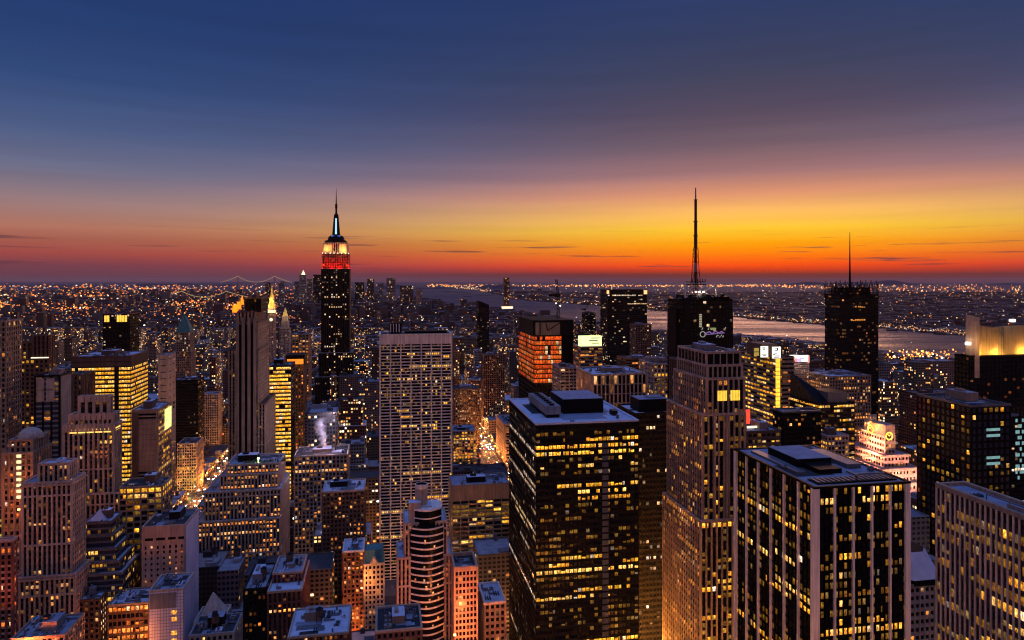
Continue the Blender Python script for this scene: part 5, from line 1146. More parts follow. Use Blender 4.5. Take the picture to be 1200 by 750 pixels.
# floodlights, mostly added, to wash the nearest low walls in street colour
def flood(x, y, Yq, energy, col, label):
    X = (x - 600) / F * Yq; z = Z(y, Yq)
    o = tag(empty('floodlight', (X, Yq, z)), label, 'floodlight')
    part(o, 'bracket', [MAT['steel']], lambda b: (b.cyl(0, 0, .12, -9, 0, 0, 8), b.bar((-.7, 0, 0), (.7, 0, 0), .15)))
    part(o, 'lamp_head', [emit('orange_flood', (1, .34, .08), 14)], lambda b: b.box(-.6, .6, -.3, .3, .1, .9))
    point('wall_wash_light', (0, 0, 3.5), energy, col, o, 2)
flood(533, 745, 362, 26000, (1, .2, .05), 'orange floodlight on a pole in front of bowed front tower')
flood(552, 772, 358, 46000, (1, .24, .06), 'orange floodlight on a pole below slim orange building')  # added floodlight
flood(26, 770, 362, 42000, (1, .17, .05), 'orange floodlight on a pole beside orange brick edge tower')  # added floodlight
flood(150, 756, 405, 22000, (1, .25, .05), 'orange floodlight on a pole below glowing yellow front building')  # added floodlight
flood(424, 690, 478, 16000, (1, .34, .09), 'orange floodlight on a pole before green roofed townhouse')  # added floodlight
flood(22, 598, 430, 26000, (1, .2, .05), 'orange floodlight on a pole before domed building')  # added floodlight
flood(218, 585, 838, 12000, (.85, .8, .2), 'yellow green floodlight on a pole before yellow green block')  # added floodlight
# ---- distant towers by the bay --------------------------------------------------
DT = [(345, 351, 330, 5200, 'grey'), (351, 359, 322, 5300, 'limestone'), (360, 366, 327, 5450, 'tan'), (367, 377, 322, 5200, 'dark'), (311, 317, 331, 5100, 'brown'), (327, 333, 330, 5000, 'grey'),
      (416, 427, 331, 5400, 'dark'), (430, 439, 327, 5300, 'brown'), (443, 450, 332, 5600, 'grey'), (453, 464, 326, 5250, 'tan'), (469, 485, 335, 5000, 'brown'), (488, 495, 339, 4900, 'pink')]
for k, (a, c, y, Yq, w) in enumerate(DT):
    nm = ['low stub', 'pointed top', 'short neighbour', 'widest', 'isolated brown', 'square grey', 'squarish dark', 'tall brown', 'slim grey', 'tallest tan', 'broad flat brown', 'low pink end'][k]
    tower('distant_tower', f'{nm} hazy tower in the far cluster {"left" if k < 6 else "right"} of red crowned skyscraper', f'{nm} far tower', a, c - .6, c, y, Yq, 'R', 350, d=40, cat='tower',
          st=dict(bay=8, fl=12, pf=.4, sf=.4, wall=w, lit=dict(full=0, part=.05, single=.09, dim=.12, pal='white', gain=.9)), roof=dict(big=False, clutter=0), cap=12, group='towers of the far downtown cluster')
r, W, D, H, inf, rng = tower('distant_tower', 'lone tall tower standing across the river with lit base', 'lone river tower', 590.5, 591, 597, 325.5, 6300, 'L', 350, d=50, cat='tower',
    st=dict(bay=8, fl=12, pf=.4, sf=.4, wall='brown', lit=dict(full=0, part=.1, single=.1, pal='warm', gain=1.5)), roof=dict(big=False, clutter=0), cap=12)
part(r, 'lit_base', [emit('dock_light', (1, .8, .45), 2.0, .4, .05)], lambda b: b.box(-30, W + 30, -12, -4, 4, 22))
root = [o for o in bpy.data.objects if o.get('label', '').startswith('pointed top')][0]
part(root, 'lantern', [emit('lantern', (1, .85, .45), 2)], lambda b: pyr(b, 26, 20, 14, Z(322, 5300), Z(316.5, 5300)))

def bridge(name, label, pa, pb, Yb_, ztop, zdeck, over, col, gain, lamp):
    ax, bx_ = (pa - 600) / F * Yb_, (pb - 600) / F * Yb_
    root = tag(empty(name, (ax, Yb_, 0), 0), label, 'bridge')
    L = bx_ - ax
    for x in (0, L): part(root, 'bridge_tower', [MAT['steel']], lambda b: [b.box(x - 5, x + 5, y, y + 8, 0, ztop) for y in (-14, 10)] + [b.box(x - 4, x + 4, -6, 10, z, z + 6) for z in (zdeck + 20, ztop - 8)])
    part(root, 'deck', [MAT['dark']], lambda b: b.box(-over, L + over, -14, 18, zdeck - 4, zdeck))
    lm = emit(f'{name}_lamps', col, gain)
    n = 26
    cat = lambda t: zdeck + 8 + (ztop - zdeck - 8) * (2 * t - 1) ** 2
    pts = [(L * k / n, -15, cat(k / n)) for k in range(n + 1)]
    sideA = [(-over * k / 12, -15, ztop - (ztop - zdeck) * (k / 12) ** .8) for k in range(13)]
    sideB = [(L + over * k / 12, -15, ztop - (ztop - zdeck) * (k / 12) ** .8) for k in range(13)]
    part(root, 'cable', [lm], lambda b: [b.bar(p, q, lamp) for s in (pts, sideA, sideB) for p, q in zip(s, s[1:])])
bridge('suspension_bridge', 'suspension bridge with strings of lamps along its cables over the dark city', 213.5, 266, 9000, zpx(341, 9000), zpx(349, 9000), 330, (1, .66, .3), .5, 6)
bridge('suspension_bridge', 'faint far suspension bridge on the horizon at the harbour mouth', 279, 322, 17000, zpx(323.5, 17000), zpx(331, 17000), 420, (.6, .46, .36), .16, 8)

# ---- steam ----------------------------------------------------------------------
def steam():
    m, n, l = newmat('steam'); mm = lambda *a_, **k: M(n, l, *a_, **k)
    t = N(n, 'ShaderNodeTexCoord'); sp = N(n, 'ShaderNodeSeparateXYZ'); l.new(t.outputs['Object'], sp.inputs[0])
    nz = N(n, 'ShaderNodeTexNoise'); nz.inputs['Scale'].default_value = .3; nz.inputs['Detail'].default_value = 5; nz.inputs['Distortion'].default_value = .6
    l.new(t.outputs['Object'], nz.inputs['Vector'])
    dx = mm('SUBTRACT', sp.outputs[0], mm('MULTIPLY', mm('SINE', mm('MULTIPLY', sp.outputs[2], .26)), 1.7))
    rr_ = mm('DIVIDE', mm('SQRT', mm('ADD', mm('MULTIPLY', dx, dx), mm('MULTIPLY', sp.outputs[1], sp.outputs[1]))), mm('MULTIPLY_ADD', sp.outputs[2], .12, 4.4))
    fade = mm('DIVIDE', mm('SUBTRACT', 27.0, sp.outputs[2]), 16.0, clamp=True)
    d = mm('MULTIPLY', mm('SUBTRACT', mm('MULTIPLY_ADD', nz.outputs[0], 2.6, -.55), rr_, clamp=True), fade)
    v = N(n, 'ShaderNodeVolumePrincipled'); v.inputs['Color'].default_value = (.95, .9, .95, 1)
    l.new(mm('MULTIPLY', d, .6), v.inputs['Density'])
    o = N(n, 'ShaderNodeOutputMaterial'); l.new(v.outputs[0], o.inputs[1])
    Yq = 655; x, y = (377 - 600) / F * Yq, Yq
    import bmesh
    me = bpy.data.meshes.new('steam_plume'); bm = bmesh.new()
    bmesh.ops.create_icosphere(bm, subdivisions=3, radius=1.0)
    for q in bm.verts: q.co = Vector((q.co.x * 12, q.co.y * 12, q.co.z * 15 + 13.5))
    bm.to_mesh(me); bm.free(); me.materials.append(m)
    z0 = zpx(522, Yq)
    o = bpy.data.objects.new('steam_plume', me); o.location = (x, y, z0); COL.objects.link(o)
    tag(o, 'white steam plume drifting up from a roof left of white grid slab', 'steam', kind='stuff')
    point('steam_fill_light', (x + 8, y - 16, z0 + 22), 90000, (.9, .68, 1), None, 2)  # added light with no fixture, whitens the steam
steam()
# ---------------------------------------------------------------- ground, water, streets
def sheet(name, pts, z, mat):
    b = MB(); b.quad([(x, y, z) for x, y in pts]); o = b.build(name, mat); o['kind'] = 'structure'; return o
asphalt = stone('asphalt', (.045, .045, .05), .8, .4, .02, False)
sheet('ground', [(-90000, -2000), (90000, -2000), (90000, 90000), (-90000, 90000)], -.4, stone('dark_ground', (.06, .055, .06), .9, .5, .004, False))
def watermat():
    m, n, l = newmat('river_water')
    t = N(n, 'ShaderNodeTexCoord'); mp = N(n, 'ShaderNodeMapping'); mp.inputs['Scale'].default_value = (.006, .012, 1); l.new(t.outputs['Object'], mp.inputs[0])
    nz = N(n, 'ShaderNodeTexNoise'); nz.inputs['Scale'].default_value = 1; nz.inputs['Detail'].default_value = 8; nz.inputs['Roughness'].default_value = .65; l.new(mp.outputs[0], nz.inputs['Vector'])
    bp = N(n, 'ShaderNodeBump'); bp.inputs['Strength'].default_value = .9; bp.inputs['Distance'].default_value = 60; l.new(nz.outputs[0], bp.inputs['Height'])
    m2 = N(n, 'ShaderNodeMapping'); m2.inputs['Scale'].default_value = (.0006, .006, 1); m2.inputs['Rotation'].default_value = (0, 0, .12); l.new(t.outputs['Object'], m2.inputs[0])
    n2 = N(n, 'ShaderNodeTexNoise'); n2.inputs['Detail'].default_value = 5; n2.inputs['Scale'].default_value = 1; l.new(m2.outputs[0], n2.inputs['Vector'])
    b = N(n, 'ShaderNodeBsdfPrincipled'); b.inputs['Base Color'].default_value = (.03, .035, .05, 1); l.new(M(n, l, 'MULTIPLY_ADD', n2.outputs[0], .7, .1), b.inputs['Roughness']); b.inputs['IOR'].default_value = 1.33
    l.new(bp.outputs[0], b.inputs['Normal'])
    o = N(n, 'ShaderNodeOutputMaterial'); l.new(b.outputs[0], o.inputs[0]); return m
WATER = watermat()
near = [(437, 338.5), (440, 350), (470, 351), (495, 353), (520, 357.5), (560, 362), (600, 366.5), (640, 372), (700, 380), (760, 386.5), (800, 388), (860, 391), (900, 394.5), (960, 402), (1030, 412), (1120, 423), (1320, 448)]
far = [(1320, 412), (1200, 401), (1130, 394.5), (1030, 385), (960, 380.5), (900, 376), (860, 371.5), (800, 366), (760, 363), (700, 358.5), (640, 354), (604, 351), (585, 346), (560, 341), (520, 337.5)]
RIV = [gp(*p) for p in near + far]
sheet('river', RIV, .6, WATER)
sheet('east_water', [gp(*p) for p in ((276, 347.5), (312, 347.5), (314, 344), (300, 342.5), (280, 344.5))], .6, WATER)
def inpoly(x, y, P):
    c = False; j = len(P) - 1
    for i in range(len(P)):
        (xi, yi), (xj, yj) = P[i], P[j]
        if (yi > y) != (yj > y) and x < (xj - xi) * (y - yi) / (yj - yi) + xi: c = not c
        j = i
    return c
for nm, pts in (('island', [(512, 342.2), (540, 343.8), (555, 344.6), (548, 343), (525, 341.2)]), ('island', [(553, 346.3), (575, 347.2), (580, 346), (560, 345.2)])):
    sheet(nm, [gp(*p) for p in pts], 2.0, stone('island_scrub', (.03, .035, .03), .9, .3, .01, False))
def hills(name, x0, x1, Y, h, seed):
    q = random.Random(seed); b = MB(); n = 40
    a = [(600 and (x0 + (x1 - x0) * k / n)) for k in range(n + 1)]
    ph = [q.uniform(0, 6) for _ in range(4)]
    hh = [h * (.35 + .3 * math.sin(k * .21 + ph[0]) + .2 * math.sin(k * .53 + ph[1]) + .12 * math.sin(k * 1.3 + ph[2])) * math.sin(math.pi * k / n) ** .5 for k in range(n + 1)]
    X = [(x - 600) / F * Y for x in a]
    for k in range(n):
        z0, z1 = max(0, hh[k]), max(0, hh[k + 1])
        b.quad([(X[k], Y, -1), (X[k + 1], Y, -1), (X[k + 1], Y + 900, z1), (X[k], Y + 900, z0)]); b.quad([(X[k], Y + 900, z0), (X[k + 1], Y + 900, z1), (X[k + 1], Y + 3000, -1), (X[k], Y + 3000, -1)])
    o = b.build(name, stone('far_hill', (.035, .035, .04), .9, .3, .001, False)); o['kind'] = 'structure'
hills('hills', 420, 640, 19500, 210, 1)
hills('hills', 900, 1300, 34000, 330, 2)
hills('hills', -100, 330, 30000, 160, 4)

AV = [(-1700, 26), (-1480, 26), (-1260, 26), (-1040, 26), (-820, 26), (-660, 26), (-520, 38), (-365, 26), (-220, 27), (158, 30), (445, 30), (705, 30), (960, 28), (1220, 28), (1480, 28)]
STR = [k * 80 + 20 for k in range(3, 46)]
b = MB()
blocks = []
for (a, wa), (c, wc) in zip(AV, AV[1:]):
    for s, t in zip(STR, STR[1:]):
        blocks.append((s + 8, t - 8, a + wa / 2, c - wc / 2))
for (u0, u1, v0, v1) in blocks:
    x, y = uv2xy((u0 + u1) / 2, (v0 + v1) / 2)
    if y < 200 or inpoly(x, y, RIV): continue
    b.box(v0, v1, u0, u1, -.3, .15, 0)
o = b.build('pavement', stone('concrete_pavement', (.14, .135, .13), .9, .3, .05, False), rz=TH); o['kind'] = 'structure'
b = MB(); b.quad([(-1750, 240, -.02), (1500, 240, -.02), (1500, 3500, -.02), (-1750, 3500, -.02)])
o = b.build('road', asphalt, rz=TH); o['kind'] = 'structure'
b = MB()
for v in (-220, 158):
    for k in range(3):
        for u in range(300, 2200, 12): b.quad([(v - 7 + 7 * k, u, .0), (v - 6.7 + 7 * k, u, .0), (v - 6.7 + 7 * k, u + 5, .0), (v - 7 + 7 * k, u + 5, .0)])
o = b.build('road_marking', stone('road_paint', (.7, .7, .68), .7, .2, 1, False), rz=TH); o['kind'] = 'structure'

# ---------------------------------------------------------------- ordinary buildings between
R = random.Random(77)
PALW = [('brown brick', (.15, .09, .06)), ('red brick', (.2, .07, .05)), ('tan brick', (.27, .2, .14)), ('grey stone', (.22, .21, .22)), ('pale stone', (.36, .32, .28)), ('dark grey', (.07, .07, .08)), ('rosy stone', (.32, .2, .17))]
lots = []
def shore(x): return float(np.interp(x, [p[0] for p in near[3:]], [p[1] for p in near[3:]]))
def hit(u0, u1, v0, v1, m=2):
    return any(u0 < h[1] + m and u1 > h[0] - m and v0 < h[3] + m and v1 > h[2] - m for h in HEROES)
for (u0, u1, v0, v1) in blocks:
    v = v0
    while v < v1 - 12:
        w = min(R.choice((16, 22, 28, 34, 45, 60)), v1 - v)
        if v1 - v - w < 12: w = v1 - v
        rows = ((u0, (u0 + u1) / 2 - .5), ((u0 + u1) / 2 + .5, u1)) if w < 50 or R.random() < .6 else ((u0, u1),)
        for (a, c) in rows:
            lots.append((a, c, v + .3, v + w - .3))
        v += w
cand = []
for (a, c, p, q) in lots:
    x, y = uv2xy((a + c) / 2, (p + q) / 2)
    if y < 330 or y > 3300: continue
    X0 = px(x, y, 0)[0]
    if X0 < -420 or X0 > 1620: continue
    if inpoly(x, y + 25, RIV) or inpoly(x, y - 40, RIV) or y > 2250 and inpoly(x, y + 150, RIV): continue
    if hit(a, c, p, q): continue
    dens = y < 1000
    h = min(140, max(14, R.lognormvariate(math.log(52 if y < 1100 else 36 if y < 1900 else 24), .48)))
    if y > 1100 and R.random() < .05: h = R.uniform(70, 130)
    cor = [uv2xy(uu, vv) for uu in (a, c) for vv in (p, q)]
    xs = [px(*t, 0)[0] for t in cor]; yn = min(t[1] for t in cor)
    xl, xr = min(xs), max(xs)
    # keep below what the landmarks behind must show
    for hq in HEROES:
        if hq[0] > a + 4 and hq[5] < xr and hq[6] > xl:
            lim = HC - (hq[8] - HOR) * y / F
            h = min(h, lim)
    for kx0, kx1, ku, ky in ((222, 270, 1100, 610), (555, 594, 1150, 548)):      # keep the two avenues open to view
        if c < ku and xr > kx0 and xl < kx1: h = min(h, HC - (ky - HOR) * y / F)
    xm_ = (xl + xr) / 2
    row = shore(xm_) + 1.5 if xm_ > 600 else 395 if x > -200 else 384
    h = min(h, HC - (row - HOR) * y / F)
    if h < 9: h = R.uniform(8, 12)
    cand.append((yn, a, c, p, q, h, xl, xr))
# which of them can be seen: coarse front-to-back coverage
cov = np.zeros((375, 600), bool)
items = [('f', k, c[0], c[6], c[7], px(0, c[0] , c[5])[1] if False else HOR + F * (HC - c[5]) / c[0], HOR + F * HC / c[0]) for k, c in enumerate(cand)]
items += [('h', k, h[9], h[5], h[6], h[7], h[8] + 30) for k, h in enumerate(HEROES)]
items.sort(key=lambda t: t[2])
vis = {}
for t, k, yy, xl, xr, yt, yb in items:
    i0, i1, j0, j1 = max(0, int(xl / 2)), min(600, int(xr / 2) + 1), max(0, int(yt / 2)), min(375, int(yb / 2) + 1)
    if i1 <= i0 or j1 <= j0:
        if t == 'f': vis[k] = 0
        continue
    s = cov[j0:j1, i0:i1]
    if t == 'f': vis[k] = int((~s).sum())
    s[:] = True
order = sorted([k for k in vis if vis[k] > 3], key=lambda k: -vis[k])
NIND = max(0, 296 - len(HEROES))
indiv = set(order[:NIND])
shown = []
mass = MB(); mseed = []
def filler_body(b, a, c, p, q, h, col, prob, seed, rng, local=True):
    W, D = q - p, c - a
    wc = (*col, prob)
    n0 = len(b.f)
    x0, y0 = (0, 0) if local else (p, a)
    if rng.random() < .35 and h > 30 and W > 14 and D > 14:
        k = rng.uniform(.55, .85); i = rng.uniform(1.5, 4)
        b.box(x0, x0 + W, y0, y0 + D, 0, h * k, 0, skip='t', uvw=True, col=wc)
        b.quad([(x0, y0, h * k), (x0 + W, y0, h * k), (x0 + W, y0 + D, h * k), (x0, y0 + D, h * k)], 1, None, (*seed_roof(rng), 1))
        b.box(x0 + i, x0 + W - i, y0 + i, y0 + D - i, h * k, h, 0, skip='t', uvw=True, col=wc)
        r_ = (x0 + i, x0 + W - i, y0 + i, y0 + D - i)
    else:
        b.box(x0, x0 + W, y0, y0 + D, 0, h, 0, skip='t', uvw=True, col=wc); r_ = (x0, x0 + W, y0, y0 + D)
    return r_
def seed_roof(rng):
    k = rng.random(); g = rng.uniform(.12, .5) if k < .6 else .04
    return (g * .95, g * .97, g * 1.06)
def roofbox(b, r_, h, rng, col, m=1):
    x0, x1, y0, y1 = r_; W, D = x1 - x0, y1 - y0; rc = seed_roof(rng)
    b.quad([(x0 + .4, y0 + .4, h - .5), (x1 - .4, y0 + .4, h - .5), (x1 - .4, y1 - .4, h - .5), (x0 + .4, y1 - .4, h - .5)], m, None, (*rc, 1))
    for e in ((x0, x1, y0, y0 + .4), (x0, x1, y1 - .4, y1), (x0, x0 + .4, y0 + .404, y1 - .404), (x1 - .4, x1, y0 + .404, y1 - .404)):
        b.box(*e, h - .55, h + .4, m, col=(*[c * 1.1 for c in col], 1))
    for _ in range(rng.randint(1, 4)):
        w, d, z = rng.uniform(2, min(8, W * .4)), rng.uniform(2, min(8, D * .4)), rng.uniform(1.2, 4.5)
        x, y = rng.uniform(x0 + .6, x1 - w - .6), rng.uniform(y0 + .6, y1 - d - .6)
        g = rng.choice((col, rc, (.06, .06, .06), (.3, .3, .32)))
        b.box(x, x + w, y, y + d, h - .48, h + z, m, col=(*g, 1))
for k in order + [k for k in vis if vis[k] <= 3]:          # what other buildings hide stays in the mass, so a step aside shows no bare lots
    yn, a, c, p, q, h, xl, xr = cand[k]
    rng = random.Random(1000 + k)
    nmw, col = rng.choice(PALW); j = rng.uniform(.8, 1.2); col = tuple(v * j * .62 for v in col)
    prob = rng.choice((.03, .06, .1, .15, .24)); seed = (rng.random(), rng.choice((2.4, 2.9, 3.4)), rng.choice((3.3, 3.6, 3.9)), 1)
    if k in indiv:
        b = MB(); r_ = filler_body(b, a, c, p, q, h, col, prob, seed, rng)
        x, y = uv2xy(a, p)
        o = b.build('city_building', [CITYM, ROOFM], None, (x, y, 0), TH, seed=seed)
        rb = MB(); roofbox(rb, r_, h, rng, col, 0); ro = rb.build('roof', ROOFM, o)
        tk = rng.random() < .38 and yn < 1300
        if tk:
            water_tank(ro, rng.uniform(r_[0] + 3, r_[1] - 3), rng.uniform(r_[2] + 3, r_[3] - 3), h - .4, rng)
        shown.append((o, nmw, h, prob, tk, xl, xr, HOR + F * (HC - h) / yn, yn))
    else:
        n0 = len(mass.f); r_ = filler_body(mass, a, c, p, q, h, col, prob, seed, rng, False); roofbox(mass, r_, h, rng, col); mseed += [seed] * (len(mass.f) - n0)
if mass.f:
    o = mass.build('far_city_block', [CITYM, ROOFM], rz=TH, seed=mseed); tag(o, 'mass of low dark city blocks with sparse lit windows', 'city', kind='stuff')

# labels: each told apart by look and by its neighbour
def lab(o, nmw, h, prob, tk, xl, xr, yt, yn, extra=0):
    cx = (xl + xr) / 2
    near = sorted(HEROES, key=lambda q: abs((q[5] + q[6]) / 2 - cx) + .6 * abs(q[7] - yt))
    q = near[extra % 6]
    hx = (q[5] + q[6]) / 2
    rel = 'behind' if yn > q[9] and q[5] - 3 < cx < q[6] + 3 else 'in front of' if q[5] - 3 < cx < q[6] + 3 else 'left of' if cx < hx else 'right of'
    size = 'squat' if h < 22 else 'low' if h < 40 else 'mid rise' if h < 75 else 'tall'
    wid = 'narrow' if xr - xl < 16 else 'wide' if xr - xl > 45 else ''
    litw = 'mostly dark' if prob < .05 else 'sparsely lit' if prob < .08 else 'partly lit' if prob < .2 else 'brightly lit'
    t = ' with roof tank' if tk else ''
    out = f'{wid} {size} {litw} {nmw} building{t} {rel} {q[10]}'.split()
    if len(out) > 15: out = f'{size} {litw} {nmw} building{t} {rel} {q[10]}'.split()
    if len(out) > 15: out = f'{litw} {nmw} building{t} {rel} {q[10]}'.split()
    return ' '.join(out)
used = {}
for s in shown:
    for e in range(6):
        L = lab(*s, extra=e)
        if L not in used: break
    else:
        L = L
    used.setdefault(L, []).append(s)
dup = 0
for L, ss in used.items():
    if len(ss) == 1: tag(ss[0][0], L, 'building'); continue
    ss.sort(key=lambda s: s[5]); words_ = ['leftmost', 'second', 'third', 'fourth', 'fifth', 'sixth']
    for k, s in enumerate(ss): tag(s[0], (words_[min(k, 5)] + ' ' + L), 'building'); dup += 1
for s in shown: s[0]['group'] = 'ordinary buildings of the city grid'
print('HEROES', len(HEROES), 'cand', len(cand), 'visible', len(order), 'individual', len(shown), 'dup labels', dup, 'mass faces', len(mass.f))
for i, h in enumerate(HEROES):
    for g in HEROES[i + 1:]:
        if h[0] < g[1] - 1 and h[1] > g[0] + 1 and h[2] < g[3] - 1 and h[3] > g[2] + 1: print('OVERLAP', h[10], '|', g[10], [round(t) for t in h[:4]], [round(t) for t in g[:4]])

# ---------------------------------------------------------------- farther city, and its lights, as two masses
far_b = MB(); fseed = []
lights = MB()
def lamp_col(r):
    k = r.random()
    return (1, .3, .05) if k < .34 else (1, .45, .12) if k < .6 else (1, .68, .34) if k < .85 else (1, .88, .7) if k < .96 else (.7, .85, 1)
def lamp(x, y, z, s, c, g):
    lights.box(x - s / 2, x + s / 2, y - s / 2, y + s / 2, z, z + s, 0, skip='bl', col=(c[0] * g, c[1] * g, c[2] * g, 1))
rr = random.Random(9)
# Manhattan downtown, Brooklyn and Queens, New Jersey
def dens(xp, Y):
    return 1.0
made = 0
for _ in range(26000):
    Y = 2300 * (rr.random() * (1 / 1.0 - 2300 / 15000) + 2300 / 15000) ** -1.0 if False else 2200 * math.exp(rr.random() ** .8 * 1.9)
    xp = rr.uniform(-40, 1240)
    X = (xp - 600) / F * Y
    if inpoly(X, Y, RIV) or inpoly(X, Y + 60, RIV): continue
    if Y < 3300:
        u, v = xy2uv(X, Y)
        if -1750 < v < 1500 and u < 3600: continue
    u, v = xy2uv(X, Y)
    manh = not (xp > 640 and Y > 3800)
    if manh: h = min(110, rr.lognormvariate(math.log(21), .45)); w, d = rr.uniform(14, 45), rr.uniform(14, 40)
    else:
        h = min(40, rr.lognormvariate(math.log(8), .5)); w, d = rr.uniform(14, 60), rr.uniform(14, 60)
    if manh and Y > 4300 and 330 < xp < 500 and Y < 5600: h = rr.uniform(30, 110)
    if rr.random() < .02 and xp < 560: h = rr.uniform(50, 110)
    if Y < 3900 and xp > 500: h = max(6, min(h, HC - (shore(xp) + .5 - HOR) * Y / F))
    sc = Y / 2600; w *= max(1, sc * .8); d *= max(1, sc * .8)
    nmw, col = rr.choice(PALW); wc = (*[c * .5 for c in col], rr.choice((.004, .01, .02, .05)))
    n0 = len(far_b.f); far_b.box(v, v + w, u, u + d, 0, h, 0, skip='bt', uvw=True, col=wc); far_b.quad([(v, u, h), (v + w, u, h), (v + w, u + d, h), (v, u + d, h)], 1, None, (*[q * (.42 if manh else .15) for q in seed_roof(rr)], 1))
    fseed += [(rr.random(), 3.4 * max(1, sc), 3.6 * max(1, sc), 1)] * (len(far_b.f) - n0)
    made += 1
o = far_b.build('far_city', [CITYM, ROOFM], rz=TH, seed=fseed); tag(o, 'far low city stretching in haze to the horizon', 'city', kind='stuff')
def scatter(n, fx, fy, zf, size, gain):
    for _ in range(n):
        xp, yp = fx(), fy()
        X, Y = gp(xp, yp)
        if inpoly(X, Y, RIV) or Y > 60000: continue
        s = Y / F * rr.uniform(*size)
        lamp(X, Y, rr.uniform(*zf), s, lamp_col(rr), rr.uniform(*gain) * (2.2 if rr.random() < .08 else 1))
clus = [(rr.uniform(-20, 340), rr.uniform(338, 372)) for _ in range(36)]
def cl(c, sx, sy): return rr.gauss(c[0], sx), rr.gauss(c[1], sy)
# left: Brooklyn and Queens
for _ in range(1750):
    c = rr.choice(clus) if rr.random() < .6 else (rr.uniform(-20, 480), rr.uniform(336, 385)); xp, yp = cl(c, 14, 2.2)
    if not 333.8 < yp < 420: continue
    X, Y = gp(xp, yp)
    if inpoly(X, Y, RIV): continue
    s = Y / F * rr.uniform(.5, 1.25); lamp(X, Y, rr.uniform(26, 60), s, (1, .22, .03) if rr.random() < .62 else lamp_col(rr), rr.uniform(.2, .95) * (2.4 if rr.random() < .08 else 1))
# horizon strings
for _ in range(230):
    xp = rr.uniform(-20, 345); X, Y = gp(xp, rr.gauss(337, 1.6))
    s = Y / F * rr.uniform(.5, 1.2)
    if 8000 < Y < 60000: lamp(X, Y, 10, s, (1, .26, .04) if rr.random() < .6 else lamp_col(rr), rr.uniform(.25, .9))
# across the river: bright orange belts
for _ in range(2300):
    xp = rr.uniform(500, 1240); t = rr.random()
    if t < .42: yp = rr.gauss(335.4 + max(0, xp - 900) * .016, .8 + max(0, xp - 880) * .012); g = rr.uniform(.45, 1.4); c = (1, .28, .045) if rr.random() < .65 else (1, .5, .18)
    elif t < .62: yp = rr.uniform(337, 360); g = rr.uniform(.2, .8); c = lamp_col(rr)
    else:
        # waterfront
        xp = rr.uniform(515, 1240); fs = sorted(far); yp = float(np.interp(xp, [q[0] for q in fs], [q[1] for q in fs])) - abs(rr.gauss(0, 1.8)) - .3; g = rr.uniform(.12, .8); c = lamp_col(rr)
    if yp < 333.8: continue
    X, Y = gp(xp, yp)
    if inpoly(X, Y, RIV): continue
    s = Y / F * rr.uniform(.5, 1.2); lamp(X, Y, rr.uniform(4, 14), s, c, g)
# nearer: street and roof lamps among the blocks
AVX = [a for a, w in AV] + [-1920, -2140, -2400]
for _ in range(2000):
    xp = rr.uniform(-10, 1210); Y = 950 * math.exp(rr.random() * 1.6); X = (xp - 600) / F * Y
    z = rr.uniform(15, 48); c = lamp_col(rr)
    k = rr.random()
    if k < .68:                         # strung along the avenues and the wider cross streets
        u, v = xy2uv(X, Y)
        if k < .46: v = min(AVX, key=lambda a: abs(a - v)) + rr.uniform(-9, 9)
        else: u = round((u - 20) / 320) * 320 + 20 + rr.uniform(-6, 6)
        X, Y = uv2xy(u, v); z = rr.uniform(9, 24); c = (1, .27, .04) if rr.random() < .7 else (1, .5, .18)
    if Y < 900 or inpoly(X, Y, RIV): continue
    s = Y / F * rr.uniform(.45, 1.25); lamp(X, Y, z, s, c, rr.uniform(.4, 1.6) * (2.2 if rr.random() < .1 else 1))
# bright district before the river at right
for _ in range(760):
    xp = rr.gauss(1078, 34); Y = rr.uniform(900, 2250); X = (xp - 600) / F * Y
    s = Y / F * rr.uniform(.6, 2.0); lamp(X, Y, rr.uniform(20, 40), s, lamp_col(rr) if rr.random() < .5 else (1, .27, .04), rr.uniform(.8, 2.6))
o = lights.build('city_lights', LAMPM); tag(o, 'countless orange and white city lights out to the horizon', 'lights', kind='stuff')
b = MB()
for (xp, yp, w) in ((1090, 389.5, 26), (1108, 392, 24), (1122, 391.5, 18), (1045, 387.5, 10), (935, 378.5, 10), (880, 373.8, 8), (770, 364.5, 16), (548, 347.5, 10)):
    x, y = gp(xp, yp); b.box(x - w * y / F / 2, x + w * y / F / 2, y - 12, y + 12, 0, 6)
o = b.build('river_pier', MAT['dark']); tag(o, 'dark piers reaching into the river from the far bank', 'piers', kind='stuff')

# ---------------------------------------------------------------- street lamps and cars in the two avenues
def street_lamp_proto():
    r_ = empty('street_lamp', (0, 0, 0))
    part(r_, 'pole', [MAT['steel']], lambda b: b.cyl(0, 0, .16, 0, 9, 0, 8, .1))
    part(r_, 'arm', [MAT['steel']], lambda b: b.bar((0, 0, 8.9), (2.6, 0, 9.6), .14))
    part(r_, 'lamp_head', [emit('sodium_lamp', (1, .4, .08), 60)], lambda b: b.box(2.1, 3.4, -.35, .35, 9.45, 9.7, bottom=True))
    return r_
def copy_tree(o, parent=None):
    c = o.copy(); COL.objects.link(c)
    if parent: c.parent = parent
    for ch in list(o.children): 
        if ch.type == 'MESH' : copy_tree(ch, c)
    return c
sl = street_lamp_proto(); first = True
GLOW = []
for v, lo, hi, step, g in ((158, 640, 1500, 34, 'avenue right of white grid slab'), (-220, 520, 1500, 30, 'avenue left of dark banded tower')):
    for i, u in enumerate(range(lo, hi, step)):
        for sd in (-1, 1):
            x, y = uv2xy(u, v + sd * 12.5)
            c = sl if first else copy_tree(sl); first = False
            c.location = (x, y, .15); c.rotation_euler = (0, 0, TH + (0 if sd < 0 else math.pi))
            tag(c, f'orange street lamp along the {g}', 'street lamp', f'street lamps of the {g}')
            if i % 2 == 0 and sd < 0: GLOW.append((u, v))
